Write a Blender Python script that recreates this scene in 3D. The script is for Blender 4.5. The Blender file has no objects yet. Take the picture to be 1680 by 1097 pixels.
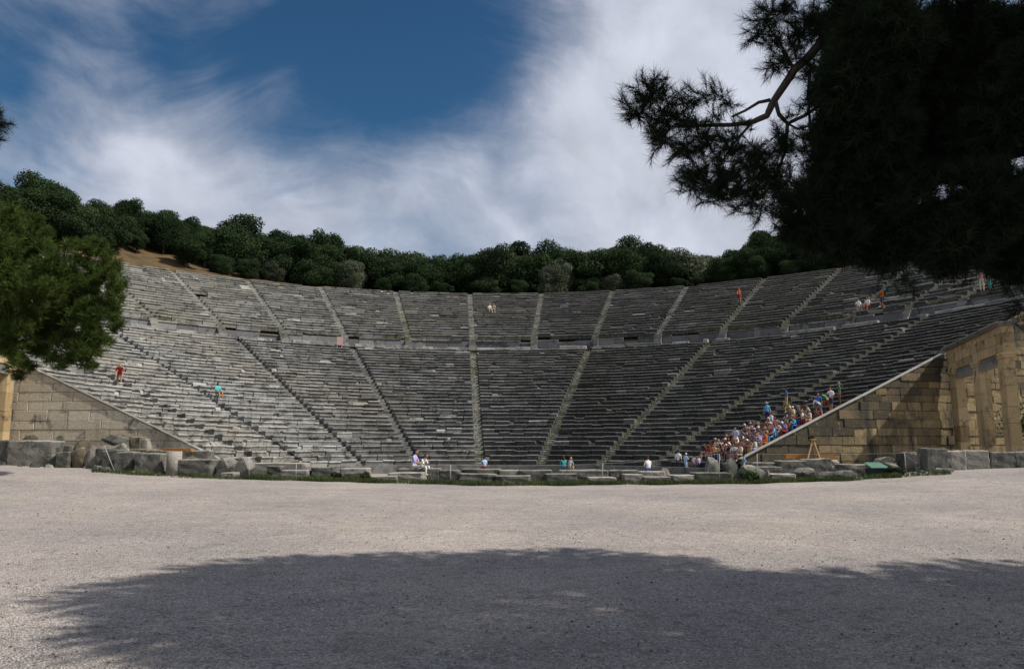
import bpy, bmesh, math, random
import numpy as np
from mathutils import Vector, Matrix
R = math.radians
random.seed(7); rng = np.random.default_rng(7)
S = bpy.context.scene
COL = S.collection

# ------------------------------------------------------------------ camera
F, PITCH, ROLL, YAW = 1258.98, 0.14508, -0.00133, 0.07064      # focal length in pixels of a 1680 px wide frame
CAM = Vector((-1.57883, -40.09156, 1.59229))
fwd = Vector((math.sin(YAW)*math.cos(PITCH), math.cos(YAW)*math.cos(PITCH), math.sin(PITCH)))
rgt0 = Vector((math.cos(YAW), -math.sin(YAW), 0)); up0 = rgt0.cross(fwd)
rgt = math.cos(ROLL)*rgt0 + math.sin(ROLL)*up0; upv = -math.sin(ROLL)*rgt0 + math.cos(ROLL)*up0
FH = Vector((math.sin(YAW), math.cos(YAW), 0))
cd = bpy.data.cameras.new('camera'); cam = bpy.data.objects.new('camera', cd); COL.objects.link(cam)
cam.matrix_world = Matrix(((rgt.x, upv.x, -fwd.x, CAM.x), (rgt.y, upv.y, -fwd.y, CAM.y), (rgt.z, upv.z, -fwd.z, CAM.z), (0, 0, 0, 1)))
cd.sensor_width = 36; cd.lens = F/1680*36; cd.clip_start = .1; cd.clip_end = 3000
S.camera = cam

def ray(px, py):
    return (fwd*F + rgt*(px-840) + upv*(548.5-py)).normalized()
def at(px, py, D):                      # point seen at a photo pixel, D metres ahead along the ground
    d = ray(px, py); return CAM + d*(D/d.dot(FH))
def proj(P):
    d = Vector(P)-CAM; w = d.dot(fwd); return 840+F*d.dot(rgt)/w, 548.5-F*d.dot(upv)/w

# ------------------------------------------------------------------ sun, sky, exposure
SUN_AZ, SUN_EL = 106, 50
sdir = Vector((math.sin(R(SUN_AZ))*math.cos(R(SUN_EL)), math.cos(R(SUN_AZ))*math.cos(R(SUN_EL)), math.sin(R(SUN_EL))))
sl = bpy.data.lights.new('sun', 'SUN'); so = bpy.data.objects.new('sun', sl); COL.objects.link(so)
sl.energy = 5.0; sl.angle = R(.6); sl.color = (1, .93, .84)
so.rotation_euler = sdir.to_track_quat('Z', 'Y').to_euler(); so.location = (60, -10, 80)
W = bpy.data.worlds.new('World'); S.world = W; W.use_nodes = True
S.view_settings.view_transform = 'Standard'; S.view_settings.look = 'None'
S.view_settings.exposure = 0.12; S.view_settings.gamma = 1; S.view_settings.use_curve_mapping = False

def world_sky():
    nt = W.node_tree; nt.nodes.clear(); N = nt.nodes.new; L = nt.links.new
    out = N('ShaderNodeOutputWorld'); bg = N('ShaderNodeBackground'); bg.inputs[1].default_value = .070
    sky = N('ShaderNodeTexSky'); sky.sky_type = 'NISHITA'; sky.sun_disc = False
    sky.sun_elevation = R(SUN_EL); sky.sun_rotation = R(SUN_AZ); sky.altitude = 350; sky.air_density = 1.2; sky.dust_density = .3; sky.ozone_density = 3
    gm = N('ShaderNodeGamma'); gm.inputs[1].default_value = 1.28
    tint = N('ShaderNodeMix'); tint.data_type = 'RGBA'; tint.blend_type = 'MULTIPLY'; tint.inputs[0].default_value = 1
    tint.inputs[7].default_value = (.32, .52, .56, 1)
    L(sky.outputs[0], gm.inputs[0]); L(gm.outputs[0], tint.inputs[6])
    tc = N('ShaderNodeTexCoord'); D = tc.outputs['Generated']
    def mth(op, a, b=None, c=None):
        m = N('ShaderNodeMath'); m.operation = op
        for i, v in enumerate((a, b, c)):
            if v is None: continue
            if isinstance(v, (int, float)): m.inputs[i].default_value = v
            else: L(v, m.inputs[i])
        return m.outputs[0]
    def nz(sc, det, rough, vec, dist=0):
        n = N('ShaderNodeTexNoise'); n.inputs['Scale'].default_value = sc; n.inputs['Detail'].default_value = det; n.inputs['Roughness'].default_value = rough; n.inputs['Distortion'].default_value = dist
        L(vec, n.inputs[0]); return n
    def warp(vec, n, k):
        vm = N('ShaderNodeVectorMath'); vm.operation = 'SUBTRACT'; L(n.outputs[1], vm.inputs[0]); vm.inputs[1].default_value = (.5, .5, .5)
        vs = N('ShaderNodeVectorMath'); vs.operation = 'SCALE'; L(vm.outputs[0], vs.inputs[0]); vs.inputs[3].default_value = k
        va = N('ShaderNodeVectorMath'); va.operation = 'ADD'; L(vec, va.inputs[0]); L(vs.outputs[0], va.inputs[1]); return va.outputs[0]
    w1 = warp(D, nz(2.2, 3, .5, D), .30)
    w2 = warp(w1, nz(6.5, 6, .6, D), .09)
    vn = N('ShaderNodeVectorMath'); vn.operation = 'NORMALIZE'; L(w2, vn.inputs[0])
    # wind-drawn fibres: noise stretched along one slanting direction
    mp = N('ShaderNodeMapping'); mp.inputs['Rotation'].default_value = (R(10), R(-32), R(12)); mp.inputs['Scale'].default_value = (.55, 1.2, 2.1)
    L(w1, mp.inputs[0])
    fib = nz(3.2, 13, .60, mp.outputs[0], .35); soft = nz(2.0, 6, .5, w1, .2); puff = nz(9, 8, .55, w2)
    def bank(px, py, rad, w):
        c = ray(px, py)
        d = N('ShaderNodeVectorMath'); d.operation = 'DOT_PRODUCT'; L(vn.outputs[0], d.inputs[0]); d.inputs[1].default_value = c
        mr = N('ShaderNodeMapRange'); mr.interpolation_type = 'SMOOTHSTEP'
        L(d.outputs['Value'], mr.inputs[0]); mr.inputs[1].default_value = math.cos(R(rad)); mr.inputs[2].default_value = 1; mr.inputs[3].default_value = 0; mr.inputs[4].default_value = w
        return mr.outputs[0]
    cov = mth('MULTIPLY_ADD', fib.outputs[0], 2.7, -1.05)
    cov = mth('ADD', cov, mth('MULTIPLY', mth('SUBTRACT', soft.outputs[0], .5), 1.0))
    cov = mth('ADD', cov, mth('MULTIPLY', mth('SUBTRACT', puff.outputs[0], .5), .35))
    sep = N('ShaderNodeSeparateXYZ'); L(D, sep.inputs[0])
    lowb = N('ShaderNodeMapRange'); L(sep.outputs[2], lowb.inputs[0]); lowb.inputs[1].default_value = .45; lowb.inputs[2].default_value = .22; lowb.inputs[3].default_value = 0; lowb.inputs[4].default_value = .42
    cov = mth('ADD', cov, lowb.outputs[0])
    for b in CLOUD_BANKS: cov = mth('ADD', cov, bank(*b))
    mr = N('ShaderNodeMapRange'); mr.interpolation_type = 'SMOOTHSTEP'; L(cov, mr.inputs[0])
    mr.inputs[1].default_value = -.62; mr.inputs[2].default_value = 1.18; mr.inputs[3].default_value = .0; mr.inputs[4].default_value = .96
    # cloud body: pale lavender white, greyer where thick
    th = N('ShaderNodeMapRange'); L(puff.outputs[0], th.inputs[0]); th.inputs[1].default_value = .3; th.inputs[2].default_value = .72; th.inputs[3].default_value = .78; th.inputs[4].default_value = 1.14
    cc = N('ShaderNodeMix'); cc.data_type = 'RGBA'; cc.blend_type = 'MULTIPLY'; cc.inputs[0].default_value = 1
    cc.inputs[6].default_value = (8.1, 8.5, 9.8, 1); L(th.outputs[0], cc.inputs[7])
    mx = N('ShaderNodeMix'); mx.data_type = 'RGBA'; L(mr.outputs[0], mx.inputs[0]); L(tint.outputs[2], mx.inputs[6]); L(cc.outputs[2], mx.inputs[7])
    L(mx.outputs[2], bg.inputs[0]); L(bg.outputs[0], out.inputs[0])
CLOUD_BANKS = [(620, 50, 17, -.72), (760, 130, 10, -.35), (430, 90, 11, -.3), (190, 125, 9, -.42), (60, 50, 12, -.25), (560, 205, 7, -.3), (40, 250, 8, -.3),
               (1020, 90, 11, .5), (1180, 230, 13, .6), (920, 280, 10, .35), (430, 290, 9, .25), (230, 205, 7, .45), (1050, 310, 4, -.5), (860, 340, 4, -.25)]
world_sky()

# ------------------------------------------------------------------ helpers
def prop(o, label=None, cat=None, group=None, kind=None):
    if label: o['label'] = label
    if cat: o['category'] = cat
    if group: o['group'] = group
    if kind: o['kind'] = kind
    return o
def link(name, me, mat=None, parent=None):
    o = bpy.data.objects.new(name, me); COL.objects.link(o)
    if mat is not None and not me.materials: me.materials.append(mat)
    if parent is not None: o.parent = parent
    return o
def empty(name, loc=(0, 0, 0), rz=0, parent=None):
    o = bpy.data.objects.new(name, None); COL.objects.link(o); o.location = loc; o.rotation_euler.z = rz
    o.empty_display_size = .3
    if parent is not None: o.parent = parent
    return o
class MB:
    def __init__(s): s.v = []; s.f = []; s.t = []; s.m = []
    def add(s, vs, fs, tint=.5, mi=0):
        n = len(s.v); s.v += [tuple(v) for v in vs]; s.f += [tuple(i+n for i in f) for f in fs]
        s.t += [tint]*len(fs); s.m += [mi]*len(fs)
    def box(s, x0, x1, y0, y1, z0, z1, tint=.5, mi=0):
        s.add([(x0,y0,z0),(x1,y0,z0),(x1,y1,z0),(x0,y1,z0),(x0,y0,z1),(x1,y0,z1),(x1,y1,z1),(x0,y1,z1)],
              [(0,3,2,1),(4,5,6,7),(0,1,5,4),(1,2,6,5),(2,3,7,6),(3,0,4,7)], tint, mi)
    def tube(s, pts, rad, n=6, tint=.5, mi=0):
        pts = [Vector(p) for p in pts]; rings = []
        if not hasattr(rad, '__len__'): rad = [rad]*len(pts)
        vs = []; prev = None
        for i, p in enumerate(pts):
            d = (pts[min(i+1, len(pts)-1)]-pts[max(i-1, 0)]).normalized()
            if prev is None: a = d.orthogonal().normalized()
            else:
                a = prev - d*prev.dot(d)
                a = a.normalized() if a.length > 1e-5 else d.orthogonal().normalized()
            prev = a; b = d.cross(a)
            for k in range(n):
                t = 2*math.pi*k/n; vs.append(p + (a*math.cos(t)+b*math.sin(t))*rad[i])
        fs = []
        for i in range(len(pts)-1):
            for k in range(n): fs.append((i*n+k, i*n+(k+1) % n, (i+1)*n+(k+1) % n, (i+1)*n+k))
        fs.append(tuple(reversed(range(n)))); fs.append(tuple(range((len(pts)-1)*n, len(pts)*n)))
        s.add(vs, fs, tint, mi)
    def mesh(s, name, smooth=False):
        me = bpy.data.meshes.new(name); me.from_pydata(s.v, [], s.f)
        a = me.attributes.new('tint', 'FLOAT', 'FACE'); a.data.foreach_set('value', s.t)
        me.polygons.foreach_set('material_index', s.m)
        if smooth: me.polygons.foreach_set('use_smooth', [True]*len(s.f))
        me.update(); return me
    def build(s, name, mat, parent=None, smooth=False, kind=None):
        me = s.mesh(name, smooth)
        o = bpy.data.objects.new(name, me); COL.objects.link(o)
        for m in (mat if isinstance(mat, (list, tuple)) else [mat]): me.materials.append(m)
        if parent is not None: o.parent = parent
        if kind: o['kind'] = kind
        return o
def np_mesh(name, V, Fc, tint=None):
    V = np.asarray(V, np.float32); Fc = np.asarray(Fc, np.int32); k = Fc.shape[1]
    me = bpy.data.meshes.new(name); me.vertices.add(len(V)); me.vertices.foreach_set('co', V.ravel())
    me.loops.add(Fc.size); me.loops.foreach_set('vertex_index', Fc.ravel())
    me.polygons.add(len(Fc)); me.polygons.foreach_set('loop_start', np.arange(0, Fc.size, k, dtype=np.int32)); me.polygons.foreach_set('loop_total', np.full(len(Fc), k, np.int32))
    a = me.attributes.new('tint', 'FLOAT', 'FACE'); a.data.foreach_set('value', np.asarray(tint if tint is not None else np.full(len(Fc), .5), np.float32))
    me.update(calc_edges=True); return me

# ------------------------------------------------------------------ materials
def new_mat(name, rough=.9):
    m = bpy.data.materials.new(name); m.use_nodes = True; nt = m.node_tree; b = nt.nodes['Principled BSDF']
    b.inputs['Roughness'].default_value = rough; b.inputs['Specular IOR Level'].default_value = .25
    return m, nt, b
def ramp(nt, src, stops):
    r = nt.nodes.new('ShaderNodeValToRGB'); nt.links.new(src, r.inputs[0]); e = r.color_ramp.elements
    while len(e) > 1: e.remove(e[0])
    e[0].position, e[0].color = stops[0][0], (*stops[0][1], 1)
    for p, c in stops[1:]:
        x = e.new(p); x.color = (*c, 1)
    return r.outputs[0]
def noise(nt, sc, det=4, rough=.6, vec=None, dist=0):
    n = nt.nodes.new('ShaderNodeTexNoise'); n.inputs['Scale'].default_value = sc; n.inputs['Detail'].default_value = det; n.inputs['Roughness'].default_value = rough; n.inputs['Distortion'].default_value = dist
    if vec: nt.links.new(vec, n.inputs[0])
    return n.outputs[0]
def mix(nt, f, a, b, bt='MIX'):
    m = nt.nodes.new('ShaderNodeMix'); m.data_type = 'RGBA'; m.blend_type = bt
    for s, v in ((0, f), (6, a), (7, b)):
        if isinstance(v, (int, float)): m.inputs[s].default_value = v
        elif isinstance(v, tuple): m.inputs[s].default_value = (*v, 1)
        else: nt.links.new(v, m.inputs[s])
    return m.outputs[2]
def maprange(nt, v, a, b, c, d):
    m = nt.nodes.new('ShaderNodeMapRange'); nt.links.new(v, m.inputs[0])
    for i, x in enumerate((a, b, c, d)): m.inputs[i+1].default_value = x
    return m.outputs[0]
def bump(nt, b, h, st, dist):
    n = nt.nodes.new('ShaderNodeBump'); n.inputs['Strength'].default_value = st; n.inputs['Distance'].default_value = dist
    nt.links.new(h, n.inputs['Height']); nt.links.new(n.outputs[0], b.inputs['Normal'])
def pos(nt): return nt.nodes.new('ShaderNodeNewGeometry').outputs['Position']
def attr(nt, n='tint'):
    a = nt.nodes.new('ShaderNodeAttribute'); a.attribute_name = n; return a.outputs['Fac']

def stone_mat(name, dark, mid, light, lichen=(.035, .036, .032), pale=(.42, .41, .37), lich=.5, brown=None, sc=1.0, streak=0):
    m, nt, b = new_mat(name); p = pos(nt); L = nt.links.new
    base = ramp(nt, attr(nt), [(0, dark), (.5, mid), (1, light)])
    big = noise(nt, .12*sc, 3, .5, p)
    if brown: base = mix(nt, maprange(nt, big, .45, .62, 0, .8), base, brown, 'MULTIPLY')
    n1 = noise(nt, 1.1*sc, 8, .68, p, .6)
    base = mix(nt, maprange(nt, n1, .62-lich*.25, .66, 0, .86), base, lichen)
    n2 = noise(nt, 5.5*sc, 6, .7, p)
    base = mix(nt, maprange(nt, n2, .60, .68, 0, .75), base, pale)
    n3 = noise(nt, 16*sc, 5, .7, p)
    if streak:                                     # black run-off streaks down the face
        mm = nt.nodes.new('ShaderNodeMapping'); mm.inputs['Scale'].default_value = (1.1, 1.1, .16); L(p, mm.inputs[0])
        base = mix(nt, maprange(nt, noise(nt, 1.0, 7, .6, mm.outputs[0], .5), .52, .66, 0, streak), base, lichen)
    base = mix(nt, 1, base, ramp(nt, n3, [(.25, (.62, .62, .62)), (.75, (1.25, 1.24, 1.2))]), 'MULTIPLY')
    L(base, b.inputs['Base Color'])
    hb = mix(nt, .5, n2, n3); bump(nt, b, hb, .8, .06)
    return m
M = {}
M['seat'] = stone_mat('weathered_limestone', (.050, .051, .049), (.165, .166, .16), (.40, .40, .385), lich=.60, brown=(.98, .93, .86))
M['seat_up'] = stone_mat('upper_limestone', (.065, .067, .063), (.19, .188, .176), (.38, .375, .35), lich=.50, brown=(.9, .88, .8))
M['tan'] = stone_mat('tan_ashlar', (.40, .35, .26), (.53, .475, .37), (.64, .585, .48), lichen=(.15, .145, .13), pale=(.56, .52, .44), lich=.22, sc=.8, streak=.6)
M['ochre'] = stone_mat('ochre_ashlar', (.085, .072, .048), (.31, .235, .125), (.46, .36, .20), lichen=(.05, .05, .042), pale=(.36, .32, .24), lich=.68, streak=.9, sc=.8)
M['gate'] = stone_mat('gate_limestone', (.24, .17, .085), (.47, .345, .18), (.60, .47, .28), lichen=(.06, .055, .04), pale=(.42, .35, .23), lich=.34, sc=1.3, streak=.5)
M['lintel'] = stone_mat('grey_lintel_stone', (.13, .125, .11), (.22, .21, .185), (.3, .29, .26), lich=.4)
M['rubble'] = stone_mat('grey_fallen_stone', (.06, .062, .052), (.15, .147, .128), (.32, .305, .265), lichen=(.03, .034, .027), lich=.62, sc=2.2)
M['pale_stone'] = stone_mat('pale_fallen_stone', (.17, .16, .14), (.29, .27, .24), (.45, .42, .37), lichen=(.07, .068, .058), lich=.35, sc=1.6)
M['yellow_stone'] = stone_mat('yellow_lichen_stone', (.08, .072, .05), (.17, .145, .095), (.27, .235, .165), lich=.6, sc=2.2)
M['slab'] = stone_mat('grey_orthostate', (.09, .095, .10), (.16, .165, .17), (.25, .26, .26), lichen=(.06, .06, .062), lich=.35)
M['coping'] = stone_mat('pale_coping', (.22, .22, .205), (.32, .315, .29), (.42, .41, .38), lich=.12)

def gravel_mat():
    m, nt, b = new_mat('pink_grey_gravel', .95); p = pos(nt); L = nt.links.new
    v = nt.nodes.new('ShaderNodeTexVoronoi'); v.inputs['Scale'].default_value = 60; v.inputs['Randomness'].default_value = 1; L(p, v.inputs[0])
    sv = nt.nodes.new('ShaderNodeSeparateColor'); L(v.outputs['Color'], sv.inputs[0])
    c = ramp(nt, sv.outputs[0], [(0, (.15, .135, .126)), (.14, (.275, .246, .235)), (.5, (.395, .355, .332)), (.86, (.50, .455, .435)), (1, (.70, .66, .61))])
    v2 = nt.nodes.new('ShaderNodeTexVoronoi'); v2.inputs['Scale'].default_value = 9; L(p, v2.inputs[0])
    s2 = nt.nodes.new('ShaderNodeSeparateColor'); L(v2.outputs['Color'], s2.inputs[0])
    c = mix(nt, maprange(nt, s2.outputs[1], .90, .93, 0, .35), c, (.16, .145, .13))
    n = noise(nt, .22, 6, .6, p, .4); n2 = noise(nt, 1.6, 5, .65, p)
    c = mix(nt, 1, c, ramp(nt, n, [(.3, (.68, .69, .70)), (.7, (1.08, 1.05, 1.0))]), 'MULTIPLY')
    c = mix(nt, 1, c, ramp(nt, n2, [(.3, (.88, .88, .88)), (.7, (1.1, 1.1, 1.1))]), 'MULTIPLY')
    c = mix(nt, maprange(nt, noise(nt, .35, 4, .5, p), .56, .72, 0, .40), c, (.38, .335, .255))
    mpn = nt.nodes.new('ShaderNodeMapping'); mpn.inputs['Scale'].default_value = (.16, 1.1, 1); mpn.inputs['Rotation'].default_value = (0, 0, R(7)); L(p, mpn.inputs[0])
    c = mix(nt, maprange(nt, noise(nt, .9, 6, .6, mpn.outputs[0], .6), .52, .68, 0, .30), c, (.27, .25, .225))       # trodden, wheel-worn bands
    L(c, b.inputs['Base Color'])
    bump(nt, b, mix(nt, .4, v.outputs['Distance'], n2), 1.0, .035)
    return m
M['gravel'] = gravel_mat()
def simple(name, stops, sc=4, rough=.9, use_tint=False, spec=.2, trans=0):
    m, nt, b = new_mat(name, rough); p = pos(nt)
    src = attr(nt) if use_tint else noise(nt, sc, 5, .6, p)
    c = ramp(nt, src, stops)
    if use_tint: c = mix(nt, 1, c, ramp(nt, noise(nt, sc, 3, .6, p), [(.3, (.7, .72, .7)), (.7, (1.3, 1.28, 1.2))]), 'MULTIPLY')
    nt.links.new(c, b.inputs['Base Color']); b.inputs['Specular IOR Level'].default_value = spec
    if trans:
        t = nt.nodes.new('ShaderNodeBsdfTranslucent'); nt.links.new(c, t.inputs[0]); ms = nt.nodes.new('ShaderNodeMixShader'); ms.inputs[0].default_value = trans
        o = nt.nodes['Material Output']; nt.links.new(b.outputs[0], ms.inputs[1]); nt.links.new(t.outputs[0], ms.inputs[2]); nt.links.new(ms.outputs[0], o.inputs[0])
    return m
M['hill'] = simple('dry_hillside', [(.3, (.04, .034, .02)), (.5, (.09, .062, .03)), (.62, (.12, .075, .035)), (.75, (.05, .05, .025))], .5)
M['bark'] = simple('pine_bark', [(.3, (.03, .024, .02)), (.7, (.09, .07, .055))], 9)
M['trunk'] = simple('grey_bark', [(.3, (.05, .045, .038)), (.7, (.13, .115, .095))], 6)
LG = [(0, (.016, .030, .013)), (.5, (.027, .048, .020)), (1, (.043, .070, .028))]
M['leaf_dark'] = simple('dark_evergreen_leaves', LG, .8, .85, True, .08, .25)
M['leaf_mid'] = simple('mid_green_leaves', [(0, (.022, .036, .018)), (.5, (.036, .058, .027)), (1, (.060, .090, .034))], .8, .85, True, .08, .25)
M['leaf_olive'] = simple('silver_olive_leaves', [(0, (.04, .054, .033)), (.5, (.075, .095, .058)), (1, (.13, .15, .095))], .8, .7, True, .25, .2)
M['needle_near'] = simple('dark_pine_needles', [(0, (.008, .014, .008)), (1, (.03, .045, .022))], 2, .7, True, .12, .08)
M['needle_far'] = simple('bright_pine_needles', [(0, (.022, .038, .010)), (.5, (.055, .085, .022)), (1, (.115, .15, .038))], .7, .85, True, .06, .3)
M['grass'] = simple('grass_blades', [(0, (.02, .045, .016)), (.6, (.05, .085, .025)), (1, (.16, .15, .06))], 1, .8, True, .2, .3)
M['weed'] = simple('yellow_weeds', [(0, (.07, .08, .025)), (.6, (.14, .145, .04)), (1, (.22, .2, .09))], 1, .8, True, .2, .3)
M['wood'] = simple('raw_timber', [(.3, (.36, .20, .08)), (.7, (.5, .32, .15))], 5)
M['orange_wood'] = simple('orange_planks', [(.3, (.30, .13, .045)), (.7, (.42, .20, .07))], 5)
M['metal'] = simple('grey_post', [(.3, (.28, .29, .29)), (.7, (.4, .41, .41))], 8, .5)
M['rope'] = simple('pale_rope', [(.3, (.38, .35, .3)), (.7, (.5, .47, .42))], 30)
M['green_paint'] = simple('green_sheet', [(.3, (.07, .15, .11)), (.7, (.10, .19, .145))], 5, .5)
M['dark_paint'] = simple('dark_green_box', [(.3, (.015, .03, .024)), (.7, (.03, .05, .04))], 5, .5)
M['pink_sign'] = simple('pink_board', [(.3, (.36, .24, .21)), (.7, (.42, .28, .25))], 5)
_pc = {}
def plain(c, rough=.85):
    k = tuple(round(x, 3) for x in c)
    if k not in _pc:
        m, nt, b = new_mat('cloth_%d' % len(_pc), rough); n = noise(nt, 18, 3, .5, pos(nt))
        nt.links.new(mix(nt, 1, c, ramp(nt, n, [(.3, (.8, .8, .8)), (.7, (1.15, 1.15, 1.15))]), 'MULTIPLY'), b.inputs['Base Color']); _pc[k] = m
    return _pc[k]

# ------------------------------------------------------------------ ground and hill
def sstep(a, b, x):
    t = min(1, max(0, (x-a)/(b-a))); return t*t*(3-2*t)
EX = [(-60, 1.15), (-30, 1.0), (-24, .92), (-17, .66), (-12, .37), (0, .05), (10, .12), (14, .24), (18, .5), (22, .65), (30, .9), (60, 1.1)]
def side_z(x):
    for (a, za), (b, zb_) in zip(EX, EX[1:]):
        if a <= x <= b: return za+(zb_-za)*(x-a)/(b-a)
    return EX[0][1] if x < 0 else EX[-1][1]
def gz(x, y):
    s = sstep(-34, -9, y); z = side_z(x)*s
    if y > -5: z += (-.35*sstep(-5, -3, y))*(1-sstep(9, 15, abs(x)))
    return z
RB, RD, RU, RT, ZB, ZD, ZU, ZT = 13.12, 36.38, 40.50, 57.29, .418, 11.17, 12.85, 21.05
NL, NU = 34, 21
DR, DZ = (RD-RB)/NL, (ZD-ZB)/NL; DRU, DZU = (RT-RU)/NU, (ZT-ZU)/NU
def slope(r):
    if r < RD: return ZB+(r-RB)/(RD-RB)*(ZD-ZB)
    if r < RU: return ZD
    if r < RT: return ZU+(r-RU)/(RT-RU)*(ZT-ZU)
    return ZT
def hill(r, th):
    if r <= RT+.6: return slope(r)
    s = .11+.33*sstep(8, 38, -th)+.05*sstep(20, 60, th)
    d = r-RT-.6
    z = ZT+.1+s*min(d, 22)+s*.35*max(0, min(d, 60)-22)-.1*max(0, d-60)
    return z
def wall_y(x): return .4+.13*(abs(x)-14)
def th_max(r):
    t = 80.0
    while t < 100 and r*math.cos(R(t)) > wall_y(r*math.sin(R(t)))+.35: t += .1
    return t
xs = sorted(set([-1500, -700, -300, -150, -90, -60]+[x for x in np.arange(-45, 45.1, .75)]+[60, 90, 150, 300, 700, 1500]))
ys = sorted(set([-900, -400, -150, -80, -60, -50]+[y for y in np.arange(-44, 18.1, .75)]+[30, 60, 120, 300, 900, 1800]))
V = [(x, y, gz(x, y)+(.012*math.sin(x*1.7)*math.cos(y*1.3) if -45 < y < 10 else 0)) for y in ys for x in xs]; nx = len(xs)
Fq = [(j*nx+i, j*nx+i+1, (j+1)*nx+i+1, (j+1)*nx+i) for j in range(len(ys)-1) for i in range(nx-1)]
g = link('ground', np_mesh('ground', V, Fq), M['gravel']); prop(g, kind='structure', label='wide pinkish grey gravel forecourt in front of the theatre')
g.data.polygons.foreach_set('use_smooth', [True]*len(Fq))
# hillside carrying the seats and rising behind them
rs = [12.9]+[RB+i*DR for i in range(0, NL+1, 2)]+[RU-.3, RU+.2]+[RU+i*DRU for i in range(2, NU+1, 3)]+[RT+.5, RT+1.2, 61, 64, 68, 73, 79, 86, 95, 110, 130, 160, 220, 320]
ths = np.linspace(-1, 1, 141)
V = []; nt_ = len(ths)
for r in rs:
    tm = th_max(r) if r < 90 else 89
    for t in ths:
        th = t*tm; z = hill(r, th)-(.45 if r < RT+.3 else 0)
        if r > RT+1: z += .35*math.sin(th*.9+r)*math.sin(r*.31)
        V.append((r*math.sin(R(th)), r*math.cos(R(th)), z))
base = len(V)
Fq = [(j*nt_+i, j*nt_+i+1, (j+1)*nt_+i+1, (j+1)*nt_+i) for j in range(len(rs)-1) for i in range(nt_-1)]
for side in (0, nt_-1):                           # earth faces at both ends of the cavea
    b0 = len(V)
    for j in range(len(rs)):
        x, y, z = V[j*nt_+side]; V.append((x, y, -1.0))
    for j in range(len(rs)-1): Fq.append((j*nt_+side, (j+1)*nt_+side, b0+j+1, b0+j))
h = link('hillside', np_mesh('hillside', V, Fq), M['hill']); prop(h, kind='structure', label='dry brown hillside the theatre is cut into')

# ------------------------------------------------------------------ the auditorium
theatre = prop(empty('stone_theatre', (0, RB, 0)), 'vast semicircular ancient stone theatre with two tiers of weathered seat rows', 'theatre')
TO = Vector((0, RB, 0))
def P3(r, th, z): return (r*math.sin(th)-TO.x, r*math.cos(th)-TO.y, z)
def seat_block(mb, r0, z0, dr, dz, t0, t1, tint, broken=0, lip_pale=.2):
    jr = random.uniform(-.035, .035); jz = random.gauss(0, .018); top = z0+dz+jz; und = random.uniform(.03, .085)
    if broken: top -= random.uniform(.06, .16); jr += random.uniform(.03, .1)
    r0 += jr; dep = dr+.10
    if broken: pr = [(0, -.08), (.02, dz*.5), (.09, top-z0-.03), (.16, top-z0), (dep, top-z0-.03), (dep, -.08)]; pr = [(a, z0+b) for a, b in pr]
    else:
        c = random.uniform(.03, .065)
        pr = [(und+.02, z0-.08), (und, top-.13), (.015, top-.10), (0, top-c), (c*1.2, top), (.33, top-.004), (.36, top-.035), (dep, top-.035), (dep, z0-.08)]
    n = len(pr); vs = []
    dt = (t1-t0)
    for k, t in enumerate((t0, t1)):
        sk = random.uniform(-.02, .02); sz = random.uniform(-.014, .014)
        for (a, z) in pr:
            rr = r0+sk+(a if a > 1 or broken or True else 0)
            vs.append(P3(rr, t, z+(sz if z > z0 else 0)))
    fs = [(i, (i+1) % n, n+(i+1) % n, n+i) for i in range(n)]
    fs = [tuple(reversed(f)) for f in fs]
    fs += [tuple(range(n)), tuple(reversed(range(n, 2*n)))]
    mb.add(vs, fs, tint)
    if not broken:                                # lip tinted paler: painted sun-caught edge line, together with wear
        k = len(mb.t)-len(fs); lip_pale += random.uniform(-.08, .12); mb.t[k+3] = min(1, tint+lip_pale); mb.t[k+4] = min(1, tint+lip_pale*.7)
    elif random.random() < .45: mb.t[-len(fs):] = [min(1, tint+.4)]*len(fs)
LOW = [-68.6, -54.3, -36.1, -19.0, -.13, 18.26, 36.9, 55.0, 67.2]
UPP = [-69, -61.5, -54.0, -44.8, -36.1, -27.7, -19.0, -9.65, -.13, 9.15, 18.26, 27.6, 36.9, 45.4, 54.0, 61, 67.5, 75]
SW = .34                                           # half width of a stair
n_ind = 0
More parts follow.
